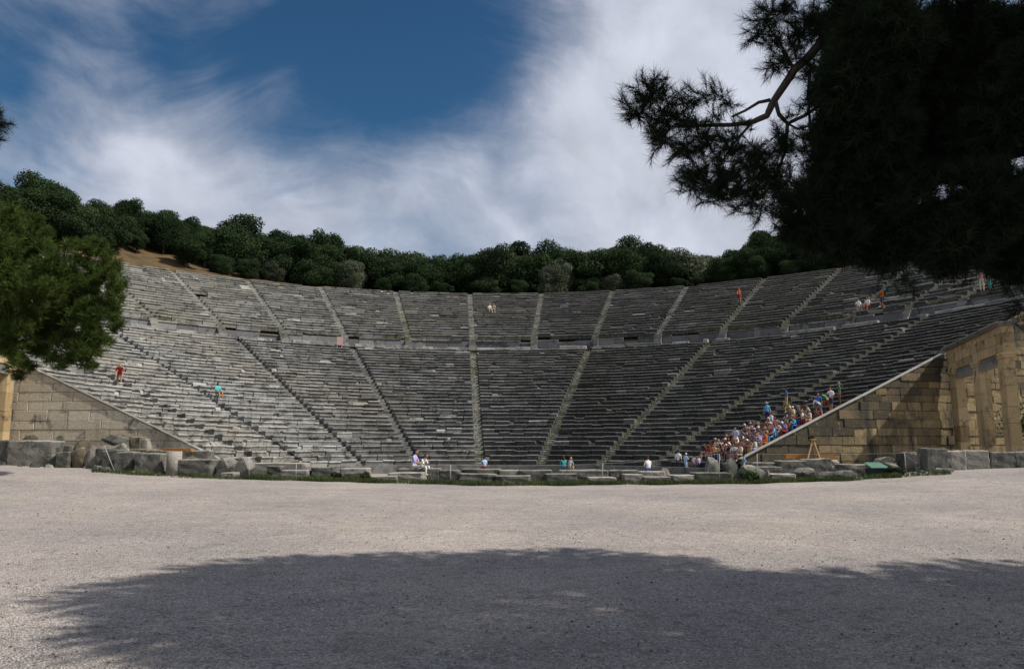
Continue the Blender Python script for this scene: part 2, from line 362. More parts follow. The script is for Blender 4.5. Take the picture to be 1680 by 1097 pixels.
def tier(stairs, rb, zb, dr, dz, nrow, mat, lower):
    global n_ind
    sects = []
    bounds = [None]+stairs+[None]
    for a, b in zip(bounds, bounds[1:]):
        w = empty('seating_wedge' if lower else 'upper_seating_wedge', (0, 0, 0), parent=theatre)
        rest = MB(); wt = random.uniform(-.05, .05)
        for i in range(nrow):
            r = rb+i*dr; z = zb+i*dz; tm = R(th_max(r))
            g_ = math.asin(SW/r)
            t0 = -tm if a is None else R(a)+g_; t1 = tm if b is None else R(b)-g_
            if t1-t0 < .02: continue
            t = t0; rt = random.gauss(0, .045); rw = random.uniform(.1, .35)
            while t < t1-1e-4:
                ln = random.uniform(.75, 1.5) if lower else random.uniform(.9, 1.9)
                e = min(t1, t+ln/r)
                if t1-e < .35/r: e = t1
                mid = math.degrees((t+e)/2)
                # sun and shade painted into tint: paler west-facing wing, darker other wing with lichen
                wing_tone = -.06-.38*sstep(-14, 26, mid)+.28*sstep(12, 50, -mid)
                tint = min(1, max(0, .48+wt+rt+wing_tone+random.gauss(0, .06)+(.45 if random.random() < .02 else 0)))
                br = random.random() < (.12 if mid < -45 else .07)
                if br and ln > .8 and random.random() < .7: e = min(e, t+random.uniform(.2, .5)/r)
                if (not lower) and mid > 50: br = random.random() < .35
                gp = (random.uniform(.004, .016) if random.random() < .8 else random.uniform(.02, .05))/r
                if random.random() < .008 and not lower: t = e; continue
                if lower and n_ind < 300 and i < 9 and -75 < mid < 78:
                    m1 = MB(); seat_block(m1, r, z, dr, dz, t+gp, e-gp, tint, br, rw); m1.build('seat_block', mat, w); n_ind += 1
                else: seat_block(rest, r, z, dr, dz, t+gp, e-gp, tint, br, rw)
                t = e
        if rest.v: rest.build('seat_rows', mat, w, kind='stuff')
        # a row of seats with backs closes each wedge of the lower tier
        if lower:
            r = RD+.1; tm = R(th_max(r)); g_ = math.asin(SW/r); t0 = -tm if a is None else R(a)+g_; t1 = tm if b is None else R(b)-g_
            bb = MB(); t = t0
            while t < t1-.002:
                e = min(t1, t+random.uniform(1.0, 2.2)/r)
                if random.random() < .82:
                    hh = .32+random.uniform(-.06, .05); vs = []
                    for tt in (t+.0003, e-.0003):
                        vs += [P3(r-.05, tt, ZD-.05), P3(r+.0, tt, ZD+hh-.05), P3(r+.05, tt, ZD+hh), P3(r+.35, tt, ZD+hh-.02), P3(r+.42, tt, ZD-.05)]
                    n = 5; bb.add(vs, [tuple(reversed((q, (q+1) % n, n+(q+1) % n, n+q))) for q in range(n)]+[tuple(range(n)), tuple(reversed(range(n, 2*n)))], random.uniform(.45, .95))
                t = e
            if bb.v: bb.build('bench_backs', M['seat'], w, kind='stuff')
tier(LOW, RB, ZB, DR, DZ, NL, M['seat'], True)
tier(UPP, RU+.02, ZU, DRU, DZU, NU, M['seat_up'], False)
# plinth under the first row and floor of the walkway
mb = MB()
def ring(mb, r0, z0, r1, z1, t0, t1, n, tint=.5):
    vs = []; 
    for k in range(n+1):
        t = R(t0+(t1-t0)*k/n); vs += [P3(r0, t, z0), P3(r1, t, z1)]
    mb.add(vs, [(2*k, 2*k+1, 2*k+3, 2*k+2) for k in range(n)], tint)
ring(mb, 12.6, -.6, 12.6, ZB-.04, -84, 84, 80); ring(mb, 12.6, ZB-.04, 13.4, ZB-.04, -84, 84, 80)
mb.build('plinth', M['seat'], theatre)
mb = MB(); ring(mb, RD-.1, ZD-.02, RU+.2, ZD-.02, -84, 84, 90); mb.build('walkway', M['hill'], theatre)
# walkway wall: upright slabs under a thin moulded course
wall = empty('walkway_wall', parent=theatre)
UG = [R(u) for u in UPP]
t = R(-66)
while t < R(76):
    e = t+random.uniform(.7, 2.4)/RU
    for u in UG:                                 # stairs break the wall
        if t < u-SW/RU < e: e = u-SW/RU
        if u-SW/RU-1e-6 <= t < u+SW/RU: t = u+SW/RU; e = t+random.uniform(.9, 2)/RU
    if e-t > .006:
        h_ = ZU-.26+random.uniform(-.03, .01)-(random.uniform(.1, .3) if random.random() < .08 else 0); jr = random.uniform(-.03, .02); vs = []
        for tt in (t+.0003, e-.0003):
            vs += [P3(RU-.22+jr, tt, ZD-.05), P3(RU-.22+jr, tt, h_), P3(RU+.06, tt, h_), P3(RU+.06, tt, ZD-.05)]
        m1 = MB(); m1.add(vs, [tuple(reversed((q, (q+1) % 4, 4+(q+1) % 4, 4+q))) for q in range(4)]+[(0, 1, 2, 3), (7, 6, 5, 4)], random.uniform(.2, .95))
        m1.build('slab', M['slab'], wall)
        if random.random() < .9:
            vs = []
            for tt in (t+.0002, e-.0002):
                vs += [P3(RU-.30+jr, tt, h_+.004), P3(RU-.30+jr, tt, h_+.12), P3(RU+.02, tt, h_+.13), P3(RU+.02, tt, h_+.004)]
            m1 = MB(); m1.add(vs, [tuple(reversed((q, (q+1) % 4, 4+(q+1) % 4, 4+q))) for q in range(4)]+[(0, 1, 2, 3), (7, 6, 5, 4)], random.uniform(.3, 1))
            m1.build('cap_stone', M['seat'], wall)
    t = e
# stairs
def stair(deg, rb, zb, dr, dz, nrow, mat, lower, ind):
    st = empty('staircase', parent=theatre); th = R(deg); rest = MB()
    u = Vector((math.sin(th), math.cos(th), 0)); v = Vector((math.cos(th), -math.sin(th), 0))
    for k in range(nrow*2):
        r0 = rb+k*dr/2+random.uniform(-.012, .012); z = zb+k*dz/2-dz*(.55 if lower else .02)
        tint = min(1, max(0, random.gauss(.62, .13)))
        if lower and deg > -10: tint = min(1, tint+.1)
        if deg < -10 and lower: tint *= .8  # shadow of the seat ends painted into the left lower steps
        if not lower: tint = min(1, tint+.04)
        m1 = MB() if k < ind else rest; w = SW-.015; c = .03
        vs = []
        for s in (-w, w):
            jz = random.uniform(-.008, .008)
            for a, b in ((0, -dz*.75), (0, -c), (c, 0), (dr/2+.05, 0), (dr/2+.05, -dz*.75)):
                q = u*(r0+a)+v*s; vs.append((q.x-TO.x, q.y-TO.y, z+b+jz))
        m1.add(vs, [(q, (q+1) % 5, 5+(q+1) % 5, 5+q) for q in range(5)]+[(4, 3, 2, 1, 0), (5, 6, 7, 8, 9)], tint)
        if k < ind: m1.build('step', mat, st)
    if rest.v: rest.build('steps', mat, st, kind='stuff')
for d in LOW: stair(d, RB, ZB+.1, DR, DZ, NL, M['seat'], True, 32)
for d in UPP: stair(d, RU+.02, ZU+.1, DRU, DZU, NU, M['seat_up'], False, 0)
for d in UPP[::1]:                                # flight from the walkway up to the upper tier
    st = MB(); th = R(d); u = Vector((math.sin(th), math.cos(th), 0)); v = Vector((math.cos(th), -math.sin(th), 0))
    for k in range(6):
        z = ZD+(k+1)*(ZU-ZD)/6; r0 = RU-1.5+k*.25; vs = []
        for s in (-.36, .36):
            for a, b in ((0, ZD-.02), (0, z), (.3, z), (.3, ZD-.02)):
                q = u*(r0+a)+v*s; vs.append((q.x-TO.x, q.y-TO.y, b))
        st.add(vs, [(q, (q+1) % 4, 4+(q+1) % 4, 4+q) for q in range(4)]+[(3, 2, 1, 0), (4, 5, 6, 7)], random.uniform(.4, .8))
    st.build('walkway_steps', M['seat_up'], theatre)

# ------------------------------------------------------------------ retaining walls
def clip_poly(poly, f):                           # keep the part of an (x,z) polygon with f <= 0
    out = []
    for i in range(len(poly)):
        a, b = poly[i], poly[(i+1) % len(poly)]; fa, fb = f(a), f(b)
        if fa <= 0: out.append(a)
        if (fa <= 0) != (fb <= 0):
            k = fa/(fa-fb); out.append((a[0]+(b[0]-a[0])*k, a[1]+(b[1]-a[1])*k))
    return out
def retaining(side, x_in, x_out, ch, wmin, wmax, mat, label, copmat, x_far):
    root = prop(empty('retaining_wall', (side*(x_in+x_out)/2, wall_y((x_in+x_out)/2), 0)), label, 'wall', 'retaining walls closing the ends of the theatre')
    O = root.location.copy()
    top = lambda x: slope(abs(x))+.30
    def P(x, dy, z): return (side*x-O.x, wall_y(x)+dy-O.y, z)
    z = .35; row = 0
    back = MB(); xe = x_far
    vs = [P(x_in, .10, .2), P(xe, .10, .2), P(xe, .10, top(xe)-.1), P(x_in, .10, top(x_in)-.1), P(x_in, .34, .2), P(xe, .34, .2), P(xe, .34, top(xe)-.1), P(x_in, .34, top(x_in)-.1)]
    back.add(vs, [(0, 1, 2, 3), (7, 6, 5, 4), (3, 2, 6, 7), (1, 5, 6, 2), (0, 3, 7, 4), (0, 4, 5, 1)], .1); back.build('wall_core', mat, root)
    while z < top(xe):
        h_ = ch*random.uniform(.85, 1.15); x = x_in-random.uniform(0, wmax)
        tone = random.uniform(-.1, .1)
        while x < xe:
            w = random.uniform(wmin, wmax); g_ = .007
            poly = [(max(x+g_, x_in), z+g_), (x+w-g_, z+g_), (x+w-g_, z+h_-g_), (max(x+g_, x_in), z+h_-g_)]
            poly = clip_poly(poly, lambda p: p[1]-(top(p[0])-.02)) if x+w > x_in+.15 else []
            poly = clip_poly(poly, lambda p: p[0]-xe) if poly else []
            if len(poly) >= 3:
                pr = random.uniform(-.05, .03) if side > 0 else random.uniform(-.012, .012)
                if z < 1.1+.35: pr += .04
                n = len(poly); b = .02; cx_ = sum(p[0] for p in poly)/n; cz_ = sum(p[1] for p in poly)/n
                ins = [(p[0]+(cx_-p[0])*.045, p[1]+(cz_-p[1])*.06) for p in poly]
                vs = [P(p[0], pr-.0, p[1]) for p in ins]+[P(p[0], pr+b, p[1]) for p in poly]+[P(p[0], .33, p[1]) for p in poly]
                fs = [tuple(range(n)), tuple(reversed(range(2*n, 3*n)))]
                for i in range(n):
                    j = (i+1) % n; fs += [(j, i, n+i, n+j), (n+j, n+i, 2*n+i, 2*n+j)]
                if side < 0: fs = [tuple(reversed(f)) for f in fs]
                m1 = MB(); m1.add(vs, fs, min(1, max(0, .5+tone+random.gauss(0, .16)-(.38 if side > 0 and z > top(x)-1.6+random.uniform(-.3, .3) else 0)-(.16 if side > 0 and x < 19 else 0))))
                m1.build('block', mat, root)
            x += w
        z += h_; row += 1
    x = x_in
    while x < x_out-.1:
        e = min(x_out, x+random.uniform(1.3, 1.9)); vs = []
        for xx in (x+.004, e-.004):
            zt = top(xx)
            zt += random.uniform(-.012, .012); vs += [P(xx, -.05, zt), P(xx, -.05, zt+.045), P(xx, -.03, zt+.06), P(xx, .42, zt+.06), P(xx, .42, zt)]
        n = 5; m1 = MB(); fs = [(q, (q+1) % n, n+(q+1) % n, n+q) for q in range(n)]+[(4, 3, 2, 1, 0), (5, 6, 7, 8, 9)]
        if side > 0: fs = [tuple(reversed(f)) for f in fs]
        m1.add(vs, fs, random.uniform(.5, .9)); m1.build('coping_stone', copmat, root); x = e
    return root
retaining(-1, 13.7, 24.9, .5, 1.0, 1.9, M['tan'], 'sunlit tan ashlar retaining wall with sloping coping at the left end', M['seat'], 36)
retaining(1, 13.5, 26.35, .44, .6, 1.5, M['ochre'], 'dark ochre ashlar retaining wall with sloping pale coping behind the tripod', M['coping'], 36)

# ------------------------------------------------------------------ gates
def gate(A, B, offs, side, label, zb=.85):
    A = Vector((A[0], A[1], 0)); B = Vector((B[0], B[1], 0)); Ld = (B-A).length; u = (B-A)/Ld; n = Vector((side, 0, 0)); n = (n-u*n.dot(u)).normalized()
    root = prop(empty('stone_gate', A+u*Ld/2+Vector((0, 0, zb)), 0), label, 'gate', 'stone gates beside the retaining walls'); O = root.location.copy()
    def bx(mb, u0, u1, n0, n1, z0, z1, tint):
        vs = []
        for z in (z0, z1):
            for (a, b) in ((u0, n0), (u1, n0), (u1, n1), (u0, n1)):
                p = A+u*a+n*b; vs.append((p.x-O.x, p.y-O.y, z-O.z))
        f = [(0, 3, 2, 1), (4, 5, 6, 7), (0, 1, 5, 4), (1, 2, 6, 5), (2, 3, 7, 6), (3, 0, 4, 7)]
        if side > 0: f = [tuple(reversed(q)) for q in f]
        mb.add(vs, f, tint)
    T = .46; zl = 5.55
    for (u0, u1) in offs:
        pier = empty('pier', parent=root)
        z = zb; k = 0
        while z < zl-.05:
            e = min(zl, z+random.uniform(.7, 1.1)); 
            if zl-e < .3: e = zl
            m1 = MB(); j = random.uniform(-.01, .01); bx(m1, u0+.004+j, u1-.004+j, j, T+j, z+.006, e-.006, min(1, max(0, random.gauss(.5, .15)))); m1.build('block', M['gate'], pier); z = e
        m1 = MB(); bx(m1, u0-.05, u1+.05, -.05, T+.05, zl, zl+.13, .6); bx(m1, u0-.09, u1+.09, -.09, T+.09, zl+.132, zl+.24, .7); m1.build('capital', M['gate'], pier)
        m1 = MB(); bx(m1, u0-.06, u1+.06, -.06, T+.06, zb-.3, zb+.16, .5); m1.build('base', M['gate'], pier)
    for (a, b) in zip(offs, offs[1:]):
        m1 = MB(); bx(m1, a[1]-.02, b[0]+.02, -.04, T-.08, zl-.26, zl-.01, .5); m1.build('door_lintel', M['lintel'], root)
        m1 = MB(); bx(m1, a[1]-.0+.1, b[0]-.1, .05, T-.14, zl+.01, zl+.24, .4); m1.build('fascia', M['lintel'], root)
    z = zl+.245
    for h_ in (.42, .46, .30):
        uu = -.1; 
        while uu < Ld-.05:
            e = min(Ld+.05, uu+random.uniform(.9, 1.9))
            if Ld-e < .4: e = Ld+.05
            m1 = MB(); j = random.uniform(-.02, .02); bx(m1, uu+.006, e-.006, -.02+j, T+.02+j, z+.005, z+h_-.005, min(1, max(0, random.gauss(.5, .16)))); m1.build('frieze_block', M['gate'], root); uu = e
        z += h_
    m1 = MB(); bx(m1, -.15, Ld+.2, -.16, T+.16, z, z+.1, .3); m1.build('cornice', M['lintel'], root)
    m1 = MB(); uu = -.1
    while uu < Ld+.1: bx(m1, uu, uu+.1, -.22, -.162, z+.01, z+.09, .3); uu += .2
    m1.build('dentils', M['lintel'], root)
    m1 = MB(); bx(m1, -.22, Ld+.27, -.26, T+.26, z+.102, z+.2, .45); m1.build('cornice', M['lintel'], root)
    return root
GA, GB = (26.4, 1.75), (22.97, -7.33)
gate(GA, GB, [(0, 1.35), (4.75, 5.9), (8.8, 9.7)], 1, 'tall weathered ochre double gate at the right end of the theatre')
gate((-24.6, 1.5), (-23.9, -5.8), [(.0, .75), (3.0, 3.8), (6.3, 7.4)], -1, 'ochre stone gate with cornice cut by the left edge of the photo')

# ------------------------------------------------------------------ fallen blocks and boulders in front
def noise3(v, s, seed):
    return math.sin(v.x*s*1.7+seed)*math.cos(v.y*s*1.3+seed*1.9)*.6+math.sin(v.z*s*2.1+v.x*s*.8+seed*.7)*.4
def rock(kind, w, d, h_, seed):
    bm = bmesh.new()
    if kind == 'boulder':
        bmesh.ops.create_icosphere(bm, subdivisions=3, radius=.5)
        for v in bm.verts:
            c = v.co.copy(); p = 2.6
            l = (abs(c.x*2)**p+abs(c.y*2)**p+abs(c.z*2)**p)**(1/p); c = c/l if l > 0 else c
            c *= 1+.09*noise3(c, 5, seed); v.co = c
        rr = random.Random(seed)
        for _ in range(16):
            n = Vector((rr.gauss(0, 1), rr.gauss(0, 1), rr.gauss(0, .8))).normalized(); dd = rr.uniform(.27, .43)
            for v in bm.verts:
                e = v.co.dot(n)-dd
                if e > 0: v.co -= n*e*.92
        for v in bm.verts: v.co *= 1+.02*noise3(v.co, 17, seed+2)
        zz = [v.co.z for v in bm.verts]; xx = [v.co.x for v in bm.verts]
        for v in bm.verts: v.co.z = (v.co.z-min(zz))/(max(zz)-min(zz))-.5; v.co.x = (v.co.x-min(xx))/(max(xx)-min(xx))-.5
    elif kind == 'drum':
        bmesh.ops.create_cone(bm, cap_ends=True, segments=20, radius1=.5, radius2=.48, depth=1)
    else:
        bmesh.ops.create_cube(bm, size=1)
        bmesh.ops.bevel(bm, geom=bm.edges[:], offset=.045, segments=1, affect='EDGES')
        bmesh.ops.subdivide_edges(bm, edges=[e for e in bm.edges if e.calc_length() > .3], cuts=3, use_grid_fill=True)
        for v in bm.verts:
            c = v.co
            k = .035 if kind == 'block' else .02
            n = noise3(c, 6, seed); corner = (abs(c.x) > .4)+(abs(c.y) > .4)+(abs(c.z) > .4)
            v.co = c*(1+k*1.6*n-(.035*(abs(noise3(c, 9, seed+5))) if corner >= 2 else 0))
            if kind == 'block': v.co.x += .05*math.sin(seed*3)*c.z; v.co.z += .04*math.sin(seed*5)*c.x
    for v in bm.verts: v.co = Vector((v.co.x*w, v.co.y*d, (v.co.z+.5)*h_))
    me = bpy.data.meshes.new(kind); bm.to_mesh(me); bm.free()
    a = me.attributes.new('tint', 'FLOAT', 'FACE'); random.seed(seed); t = random.uniform(.2, .6); a.data.foreach_set('value', [min(1, t+(.35 if p.normal.z > .6 else 0)+.12*noise3(p.center, 8, seed)) for p in me.polygons])  # upward faces painted paler, as sunlit tops
    if kind in ('boulder', 'drum'): me.polygons.foreach_set('use_smooth', [kind == 'drum' and abs(p.normal.z) < .5 for p in me.polygons])
    return me
ROCKS = [
 (-6, 13, 722, 753, 34, 'block', 'rubble', 'squared grey block cut by the left edge of the photo', 'stone'),
 (12, 80, 722, 757, 34, 'block', 'rubble', 'very large cracked grey block, second from the left edge', ''),
 (20, 60, 713, 728, 36, 'boulder', 'yellow_stone', 'yellowish flat stone lying behind the large cracked block', ''),
 (62, 99, 713, 733, 36, 'boulder', 'yellow_stone', 'golden brown boulder just right of the large cracked block', ''),
 (48, 94, 719, 742, 35, 'boulder', 'rubble', 'long bluish grey stone leaning on the large cracked block', ''),
 (76, 93, 744, 757, 33.6, 'boulder', 'rubble', 'small stone on the ground beneath the bluish leaning stone', ''),
 (80, 98, 733, 749, 34.4, 'boulder', 'rubble', 'dark rounded stone wedged beside the small cut block', ''),
 (92, 111, 741, 758, 33.6, 'block', 'rubble', 'small neatly cut grey block with a pale top', ''),
 (97, 116, 731, 744, 35, 'boulder', 'rubble', 'lichen speckled stone above the small neatly cut block', ''),
 (111, 135, 733, 758, 33.8, 'boulder', 'yellow_stone', 'upright brown boulder left of the pinkish white one', ''),
 (134, 157, 733, 757, 33.8, 'boulder', 'pale_stone', 'pinkish white boulder among the brown ones', ''),
 (118, 153, 720, 735, 36, 'boulder', 'yellow_stone', 'dark ochre boulder lying above the pinkish white one', ''),
 (155, 173, 735, 764, 33.4, 'block', 'rubble', 'narrow upright block right of the pinkish white boulder', ''),
 (160, 205, 712, 731, 34.6, 'boulder', 'rubble', 'dark green boulder perched on top of the pile', ''),
 (172, 211, 726, 744, 34, 'boulder', 'rubble', 'dark round boulder under the perched green one', ''),
 (212, 230, 716, 739, 36, 'block', 'yellow_stone', 'dark brown block standing behind the row near the tan boulder', ''),
 (227, 246, 719, 741, 36, 'boulder', 'pale_stone', 'tan rounded boulder standing behind the row', ''),
 (167, 191, 738, 772, 32.9, 'block', 'rubble', 'tilted grey block with a metal prop leaning on it', ''),
 (187, 217, 741, 774, 32.6, 'block', 'rubble', 'broad squared grey block left of the widest one', ''),
 (220, 263, 743, 777, 32.4, 'block', 'rubble', 'wide squared grey block left of the upright column drum', ''),
 (208, 244, 736, 745, 34.4, 'slab', 'yellow_stone', 'low mossy slab behind the wide squared block', ''),
 (240, 276, 738, 747, 34.2, 'slab', 'yellow_stone', 'low brown slab behind the column drum', ''),
 (269, 292, 740, 778, 32.0, 'drum', 'pale_stone', 'upright pale column drum between dark blocks', 'column drum'),
 (291, 340, 738, 757, 34.4, 'slab', 'rubble', 'dark flat block behind the hollowed block', ''),
 (300, 323, 748, 756, 33.6, 'boulder', 'yellow_stone', 'small yellowish stone on the shelf behind the hollowed block', ''),
 (292, 347, 753, 779, 32.1, 'block', 'rubble', 'long dark hollowed block with a pale lip right of the drum', ''),
 (350, 386, 749, 780, 32.1, 'boulder', 'rubble', 'dark grey boulder right of the hollowed block', ''),
 (384, 414, 750, 782, 32.1, 'boulder', 'pale_stone', 'rough pitted boulder ending the left heap', ''),
 (364, 385, 775, 782, 31.6, 'slab', 'pale_stone', 'small flat stone at the foot of the dark boulder', ''),
 (413, 500, 759, 767, 34.6, 'slab', 'pale_stone', 'long thin pale kerb slab right of the rough boulder', ''),
 (440, 463, 764, 777, 33.4, 'block', 'rubble', 'short brown block above the dark grass bank', ''),
 (464, 506, 771, 778, 32.6, 'slab', 'pale_stone', 'thin pale edged slab in the dark grass', ''),
 (512, 547, 766, 780, 32.8, 'block', 'rubble', 'isolated square block among weeds left of the pair of sitters', ''),
 (560, 603, 766, 773, 33.6, 'slab', 'pale_stone', 'pale stepped slab between two weed clumps, upper one', ''),
 (566, 600, 773, 781, 33.0, 'slab', 'rubble', 'grey slab beneath the pale stepped slab', ''),
 (604, 650, 779, 785, 32.0, 'slab', 'pale_stone', 'thin low slab flush with the grass left of the sitters', ''),
 (640, 695, 772, 786, 32.4, 'block', 'pale_stone', 'long block with a bright flat top below the sitting pair', ''),
 (655, 722, 766, 777, 33.6, 'slab', 'rubble', 'dark slab the sitting pair rest on', ''),
 (722, 754, 768, 785, 32.6, 'block', 'rubble', 'rough squared block with grass in front right of the sitting pair', ''),
 (754, 815, 774, 788, 32.2, 'block', 'rubble', 'broad dark block below the boy in blue and white', ''),
 (760, 820, 767, 776, 33.6, 'slab', 'rubble', 'flat slab the boy in blue and white sits on', ''),
 (815, 870, 777, 789, 32.0, 'block', 'rubble', 'dark low block right of the broad dark one', ''),
 (820, 853, 769, 778, 33.4, 'slab', 'pale_stone', 'pinkish slab in the middle of the foundation', ''),
 (853, 906, 769, 781, 33.2, 'slab', 'rubble', 'grey foundation slab left of the teal sitter', ''),
 (898, 947, 775, 785, 32.4, 'slab', 'rubble', 'pale edged step below the teal sitter', ''),
 (922, 1000, 768, 783, 33.2, 'block', 'rubble', 'longest grey foundation block, under the teal sitter', ''),
 (968, 1012, 781, 788, 31.9, 'slab', 'pale_stone', 'thin pale slab in grass under the longest foundation block', ''),
 (1002, 1050, 768, 781, 33.2, 'block', 'rubble', 'grey block with rounded end left of the white shirted sitter', ''),
 (1026, 1057, 776, 784, 32.3, 'slab', 'pale_stone', 'pale grooved slab below the white shirted sitter', ''),
 (1053, 1092, 771, 780, 33.0, 'slab', 'pale_stone', 'light slab the white shirted sitter rests on', ''),
 (1086, 1101, 767, 778, 33.2, 'boulder', 'pale_stone', 'small upright pale stone right of the white shirted sitter', ''),
 (1060, 1102, 780, 786, 32.0, 'slab', 'rubble', 'low slab on the grass edge beneath the light slab', ''),
 (1105, 1143, 779, 787, 32.0, 'slab', 'pale_stone', 'pale slab at the feet of the standing schoolchildren', ''),
 (1158, 1183, 749, 782, 33.0, 'boulder', 'rubble', 'tall rounded grey boulder in front of the crowd, left one', ''),
 (1189, 1213, 751, 781, 33.0, 'boulder', 'rubble', 'tall dark boulder in front of the crowd, right one', ''),
 (1212, 1258, 762, 786, 32.4, 'boulder', 'rubble', 'sloping dark stone under the foot of the coping', ''),
 (1142, 1202, 775, 788, 32.0, 'slab', 'rubble', 'low dark slab joining the two tall boulders', ''),
 (1234, 1278, 758, 766, 35, 'slab', 'rubble', 'pale topped slab at the foot of the right wall', ''),
 (1240, 1283, 765, 778, 34, 'slab', 'rubble', 'dark slab in front of the pale topped slab', ''),
 (1258, 1266, 771, 785, 32.2, 'boulder', 'pale_stone', 'small white upright stone in the grass', ''),
 (1280, 1324, 755, 772, 34.6, 'block', 'rubble', 'long grey block below and left of the tripod', ''),
 (1324, 1367, 752, 770, 34.6, 'block', 'rubble', 'humped grey block directly below the tripod', ''),
 (1365, 1382, 762, 772, 34.2, 'boulder', 'pale_stone', 'lower of two cream stones piled right of the tripod', ''),
 (1367, 1379, 754, 763, 34.2, 'boulder', 'pale_stone', 'upper of two cream stones piled right of the tripod', ''),
 (1303, 1343, 767, 787, 32.4, 'boulder', 'rubble', 'big rounded grey boulder left of the white flat stone', ''),
 (1347, 1376, 773, 786, 32.4, 'boulder', 'rubble', 'brown grey boulder above the white flat stone', ''),
 (1372, 1405, 771, 787, 32.2, 'boulder', 'rubble', 'pale wedge shaped boulder left of the dark cut block', ''),
 (1343, 1361, 782, 788, 31.4, 'boulder', 'pale_stone', 'white flat stone on the gravel edge', ''),
 (1268, 1307, 777, 785, 32.2, 'slab', 'pale_stone', 'pale slab right of the small white upright stone', ''),
 (1384, 1432, 761, 786, 33.0, 'block', 'rubble', 'dark cut block directly left of the green box', ''),
 (1441, 1479, 749, 763, 34.8, 'boulder', 'rubble', 'rounded top stone of the pair right of the green box', ''),
 (1452, 1482, 758, 774, 34.0, 'boulder', 'rubble', 'lower stone of the pair right of the green box', ''),
 (1484, 1506, 741, 764, 34.8, 'block', 'rubble', 'rough block just right of the leaning rope post', ''),
 (1488, 1506, 760, 774, 33.6, 'boulder', 'yellow_stone', 'tan stone at the foot of the rough block', ''),
 (1504, 1527, 744, 774, 33.6, 'block', 'pale_stone', 'narrow light block left of the tall dark pitted one', ''),
 (1521, 1557, 735, 774, 33.2, 'block', 'rubble', 'tall dark pitted block left of the panelled blocks', ''),
 (1548, 1569, 768, 779, 32.2, 'boulder', 'rubble', 'mossy stone at the foot of the tall pitted block', ''),
 (1556, 1586, 739, 768, 33.6, 'block', 'pale_stone', 'left half of the pale panelled pair before the gate', ''),
 (1586.5, 1625, 738, 768, 33.6, 'block', 'pale_stone', 'right half of the pale panelled pair before the gate', ''),
 (1627, 1668, 741, 768, 33.6, 'block', 'rubble', 'dark squared block right of the panelled pair', ''),
 (1669, 1715, 740, 768, 33.6, 'block', 'rubble', 'squared block cut by the right edge of the photo', ''),
]
for i, (x0, x1, y0, y1, D, kind, mat, label, cat) in enumerate(ROCKS):
    if 545 < (x0+x1)/2 < 1110 and kind != 'boulder': y0 += 3.0 if kind == 'block' else 1.8
    on = label.startswith(('dark green boulder perched', 'upper of two', 'rounded top stone', 'small yellowish stone'))
    a = at((x0+x1)/2, y1, D); t = at((x0+x1)/2, y0, D); w = (x1-x0)/F*D*1.04
    zb_ = a.z if on else min(a.z, gz(a.x, a.y))-.06
    h_ = t.z-zb_; d = {'block': max(.7, min(1.3, w*.7)), 'boulder': max(.35, w*.75), 'slab': 1.0, 'drum': w}[kind]
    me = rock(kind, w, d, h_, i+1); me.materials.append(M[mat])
    nm = {'block': 'stone_block', 'boulder': 'boulder', 'slab': 'stone_slab', 'drum': 'column_drum'}[kind]
    o = link(nm, me); o.location = (a.x, a.y+d*.45, zb_); o.rotation_euler.z = -YAW+random.uniform(-.08, .08)
    prop(o, label, cat or {'block': 'stone block', 'boulder': 'boulder', 'slab': 'stone slab'}[kind], 'fallen stones in front of the theatre')
random.seed(21)
# footing course behind, so that the stones stand on masonry and not on bare earth
rub = MB(); rr_ = random.Random(3)
for _ in range(420):
    px = rr_.choice([rr_.uniform(0, 430), rr_.uniform(430, 1240), rr_.uniform(1200, 1560)]); D = rr_.uniform(31.9, 36.2)
    if px < 150: D = rr_.uniform(33.2, 37)
    p = at(px, 770, D); z = gz(p.x, p.y); w_ = rr_.choice([.08, .12, .16, .25])*rr_.uniform(.6, 1.3); h2 = w_*rr_.uniform(.4, .9); a0 = rr_.uniform(0, 3)
    vs = [(p.x+w_*math.cos(a0+k*1.047)*rr_.uniform(.7, 1.2), p.y+w_*math.sin(a0+k*1.047)*rr_.uniform(.7, 1.2), z-.04) for k in range(6)]
    vs += [(x+(p.x-x)*rr_.uniform(.15, .5), y+(p.y-y)*rr_.uniform(.15, .5), z+h2*rr_.uniform(.7, 1.1)) for x, y, _z in vs]
    rub.add(vs, [tuple(reversed(range(6))), tuple(range(6, 12))]+[(k, (k+1) % 6, 6+(k+1) % 6, 6+k) for k in range(6)], rr_.random())
prop(rub.build('rubble', M['rubble'], kind='stuff'), 'loose rubble scattered between the fallen blocks', 'rubble')
# ------------------------------------------------------------------ small site things
def two(px, py, D): return at(px, py, D)
def posts(root, pts, r=.014):
    for a, b in pts:
        m1 = MB(); m1.tube([Vector(a)-root.location, Vector(b)-root.location], r, 6); m1.build('post', M['metal'], root, smooth=True)
def rope_barrier(label, plist, D, ropes):
    a = at(plist[0][0], plist[0][2], D); root = prop(empty('rope_barrier', (a.x, a.y, gz(a.x, a.y))), label, 'rope barrier', 'rope barriers along the ruins')
    tops = []
    for (px, ptop, pbot, lean) in plist:
        b = at(px+lean, pbot, D); b.z = min(b.z, gz(b.x, b.y))-.05; t = at(px, ptop, D); tops.append(t); posts(root, [(b, t)])
    for (p, q, sag) in ropes:
        p = tops[p] if isinstance(p, int) else at(*p); q = tops[q] if isinstance(q, int) else at(*q); pts = []
        for k in range(9):
            s = k/8; v = p.lerp(q, s); v.z -= sag*4*s*(1-s); pts.append(v-root.location)
        m1 = MB(); m1.tube(pts, .007, 4); m1.build('rope', M['rope'], root)
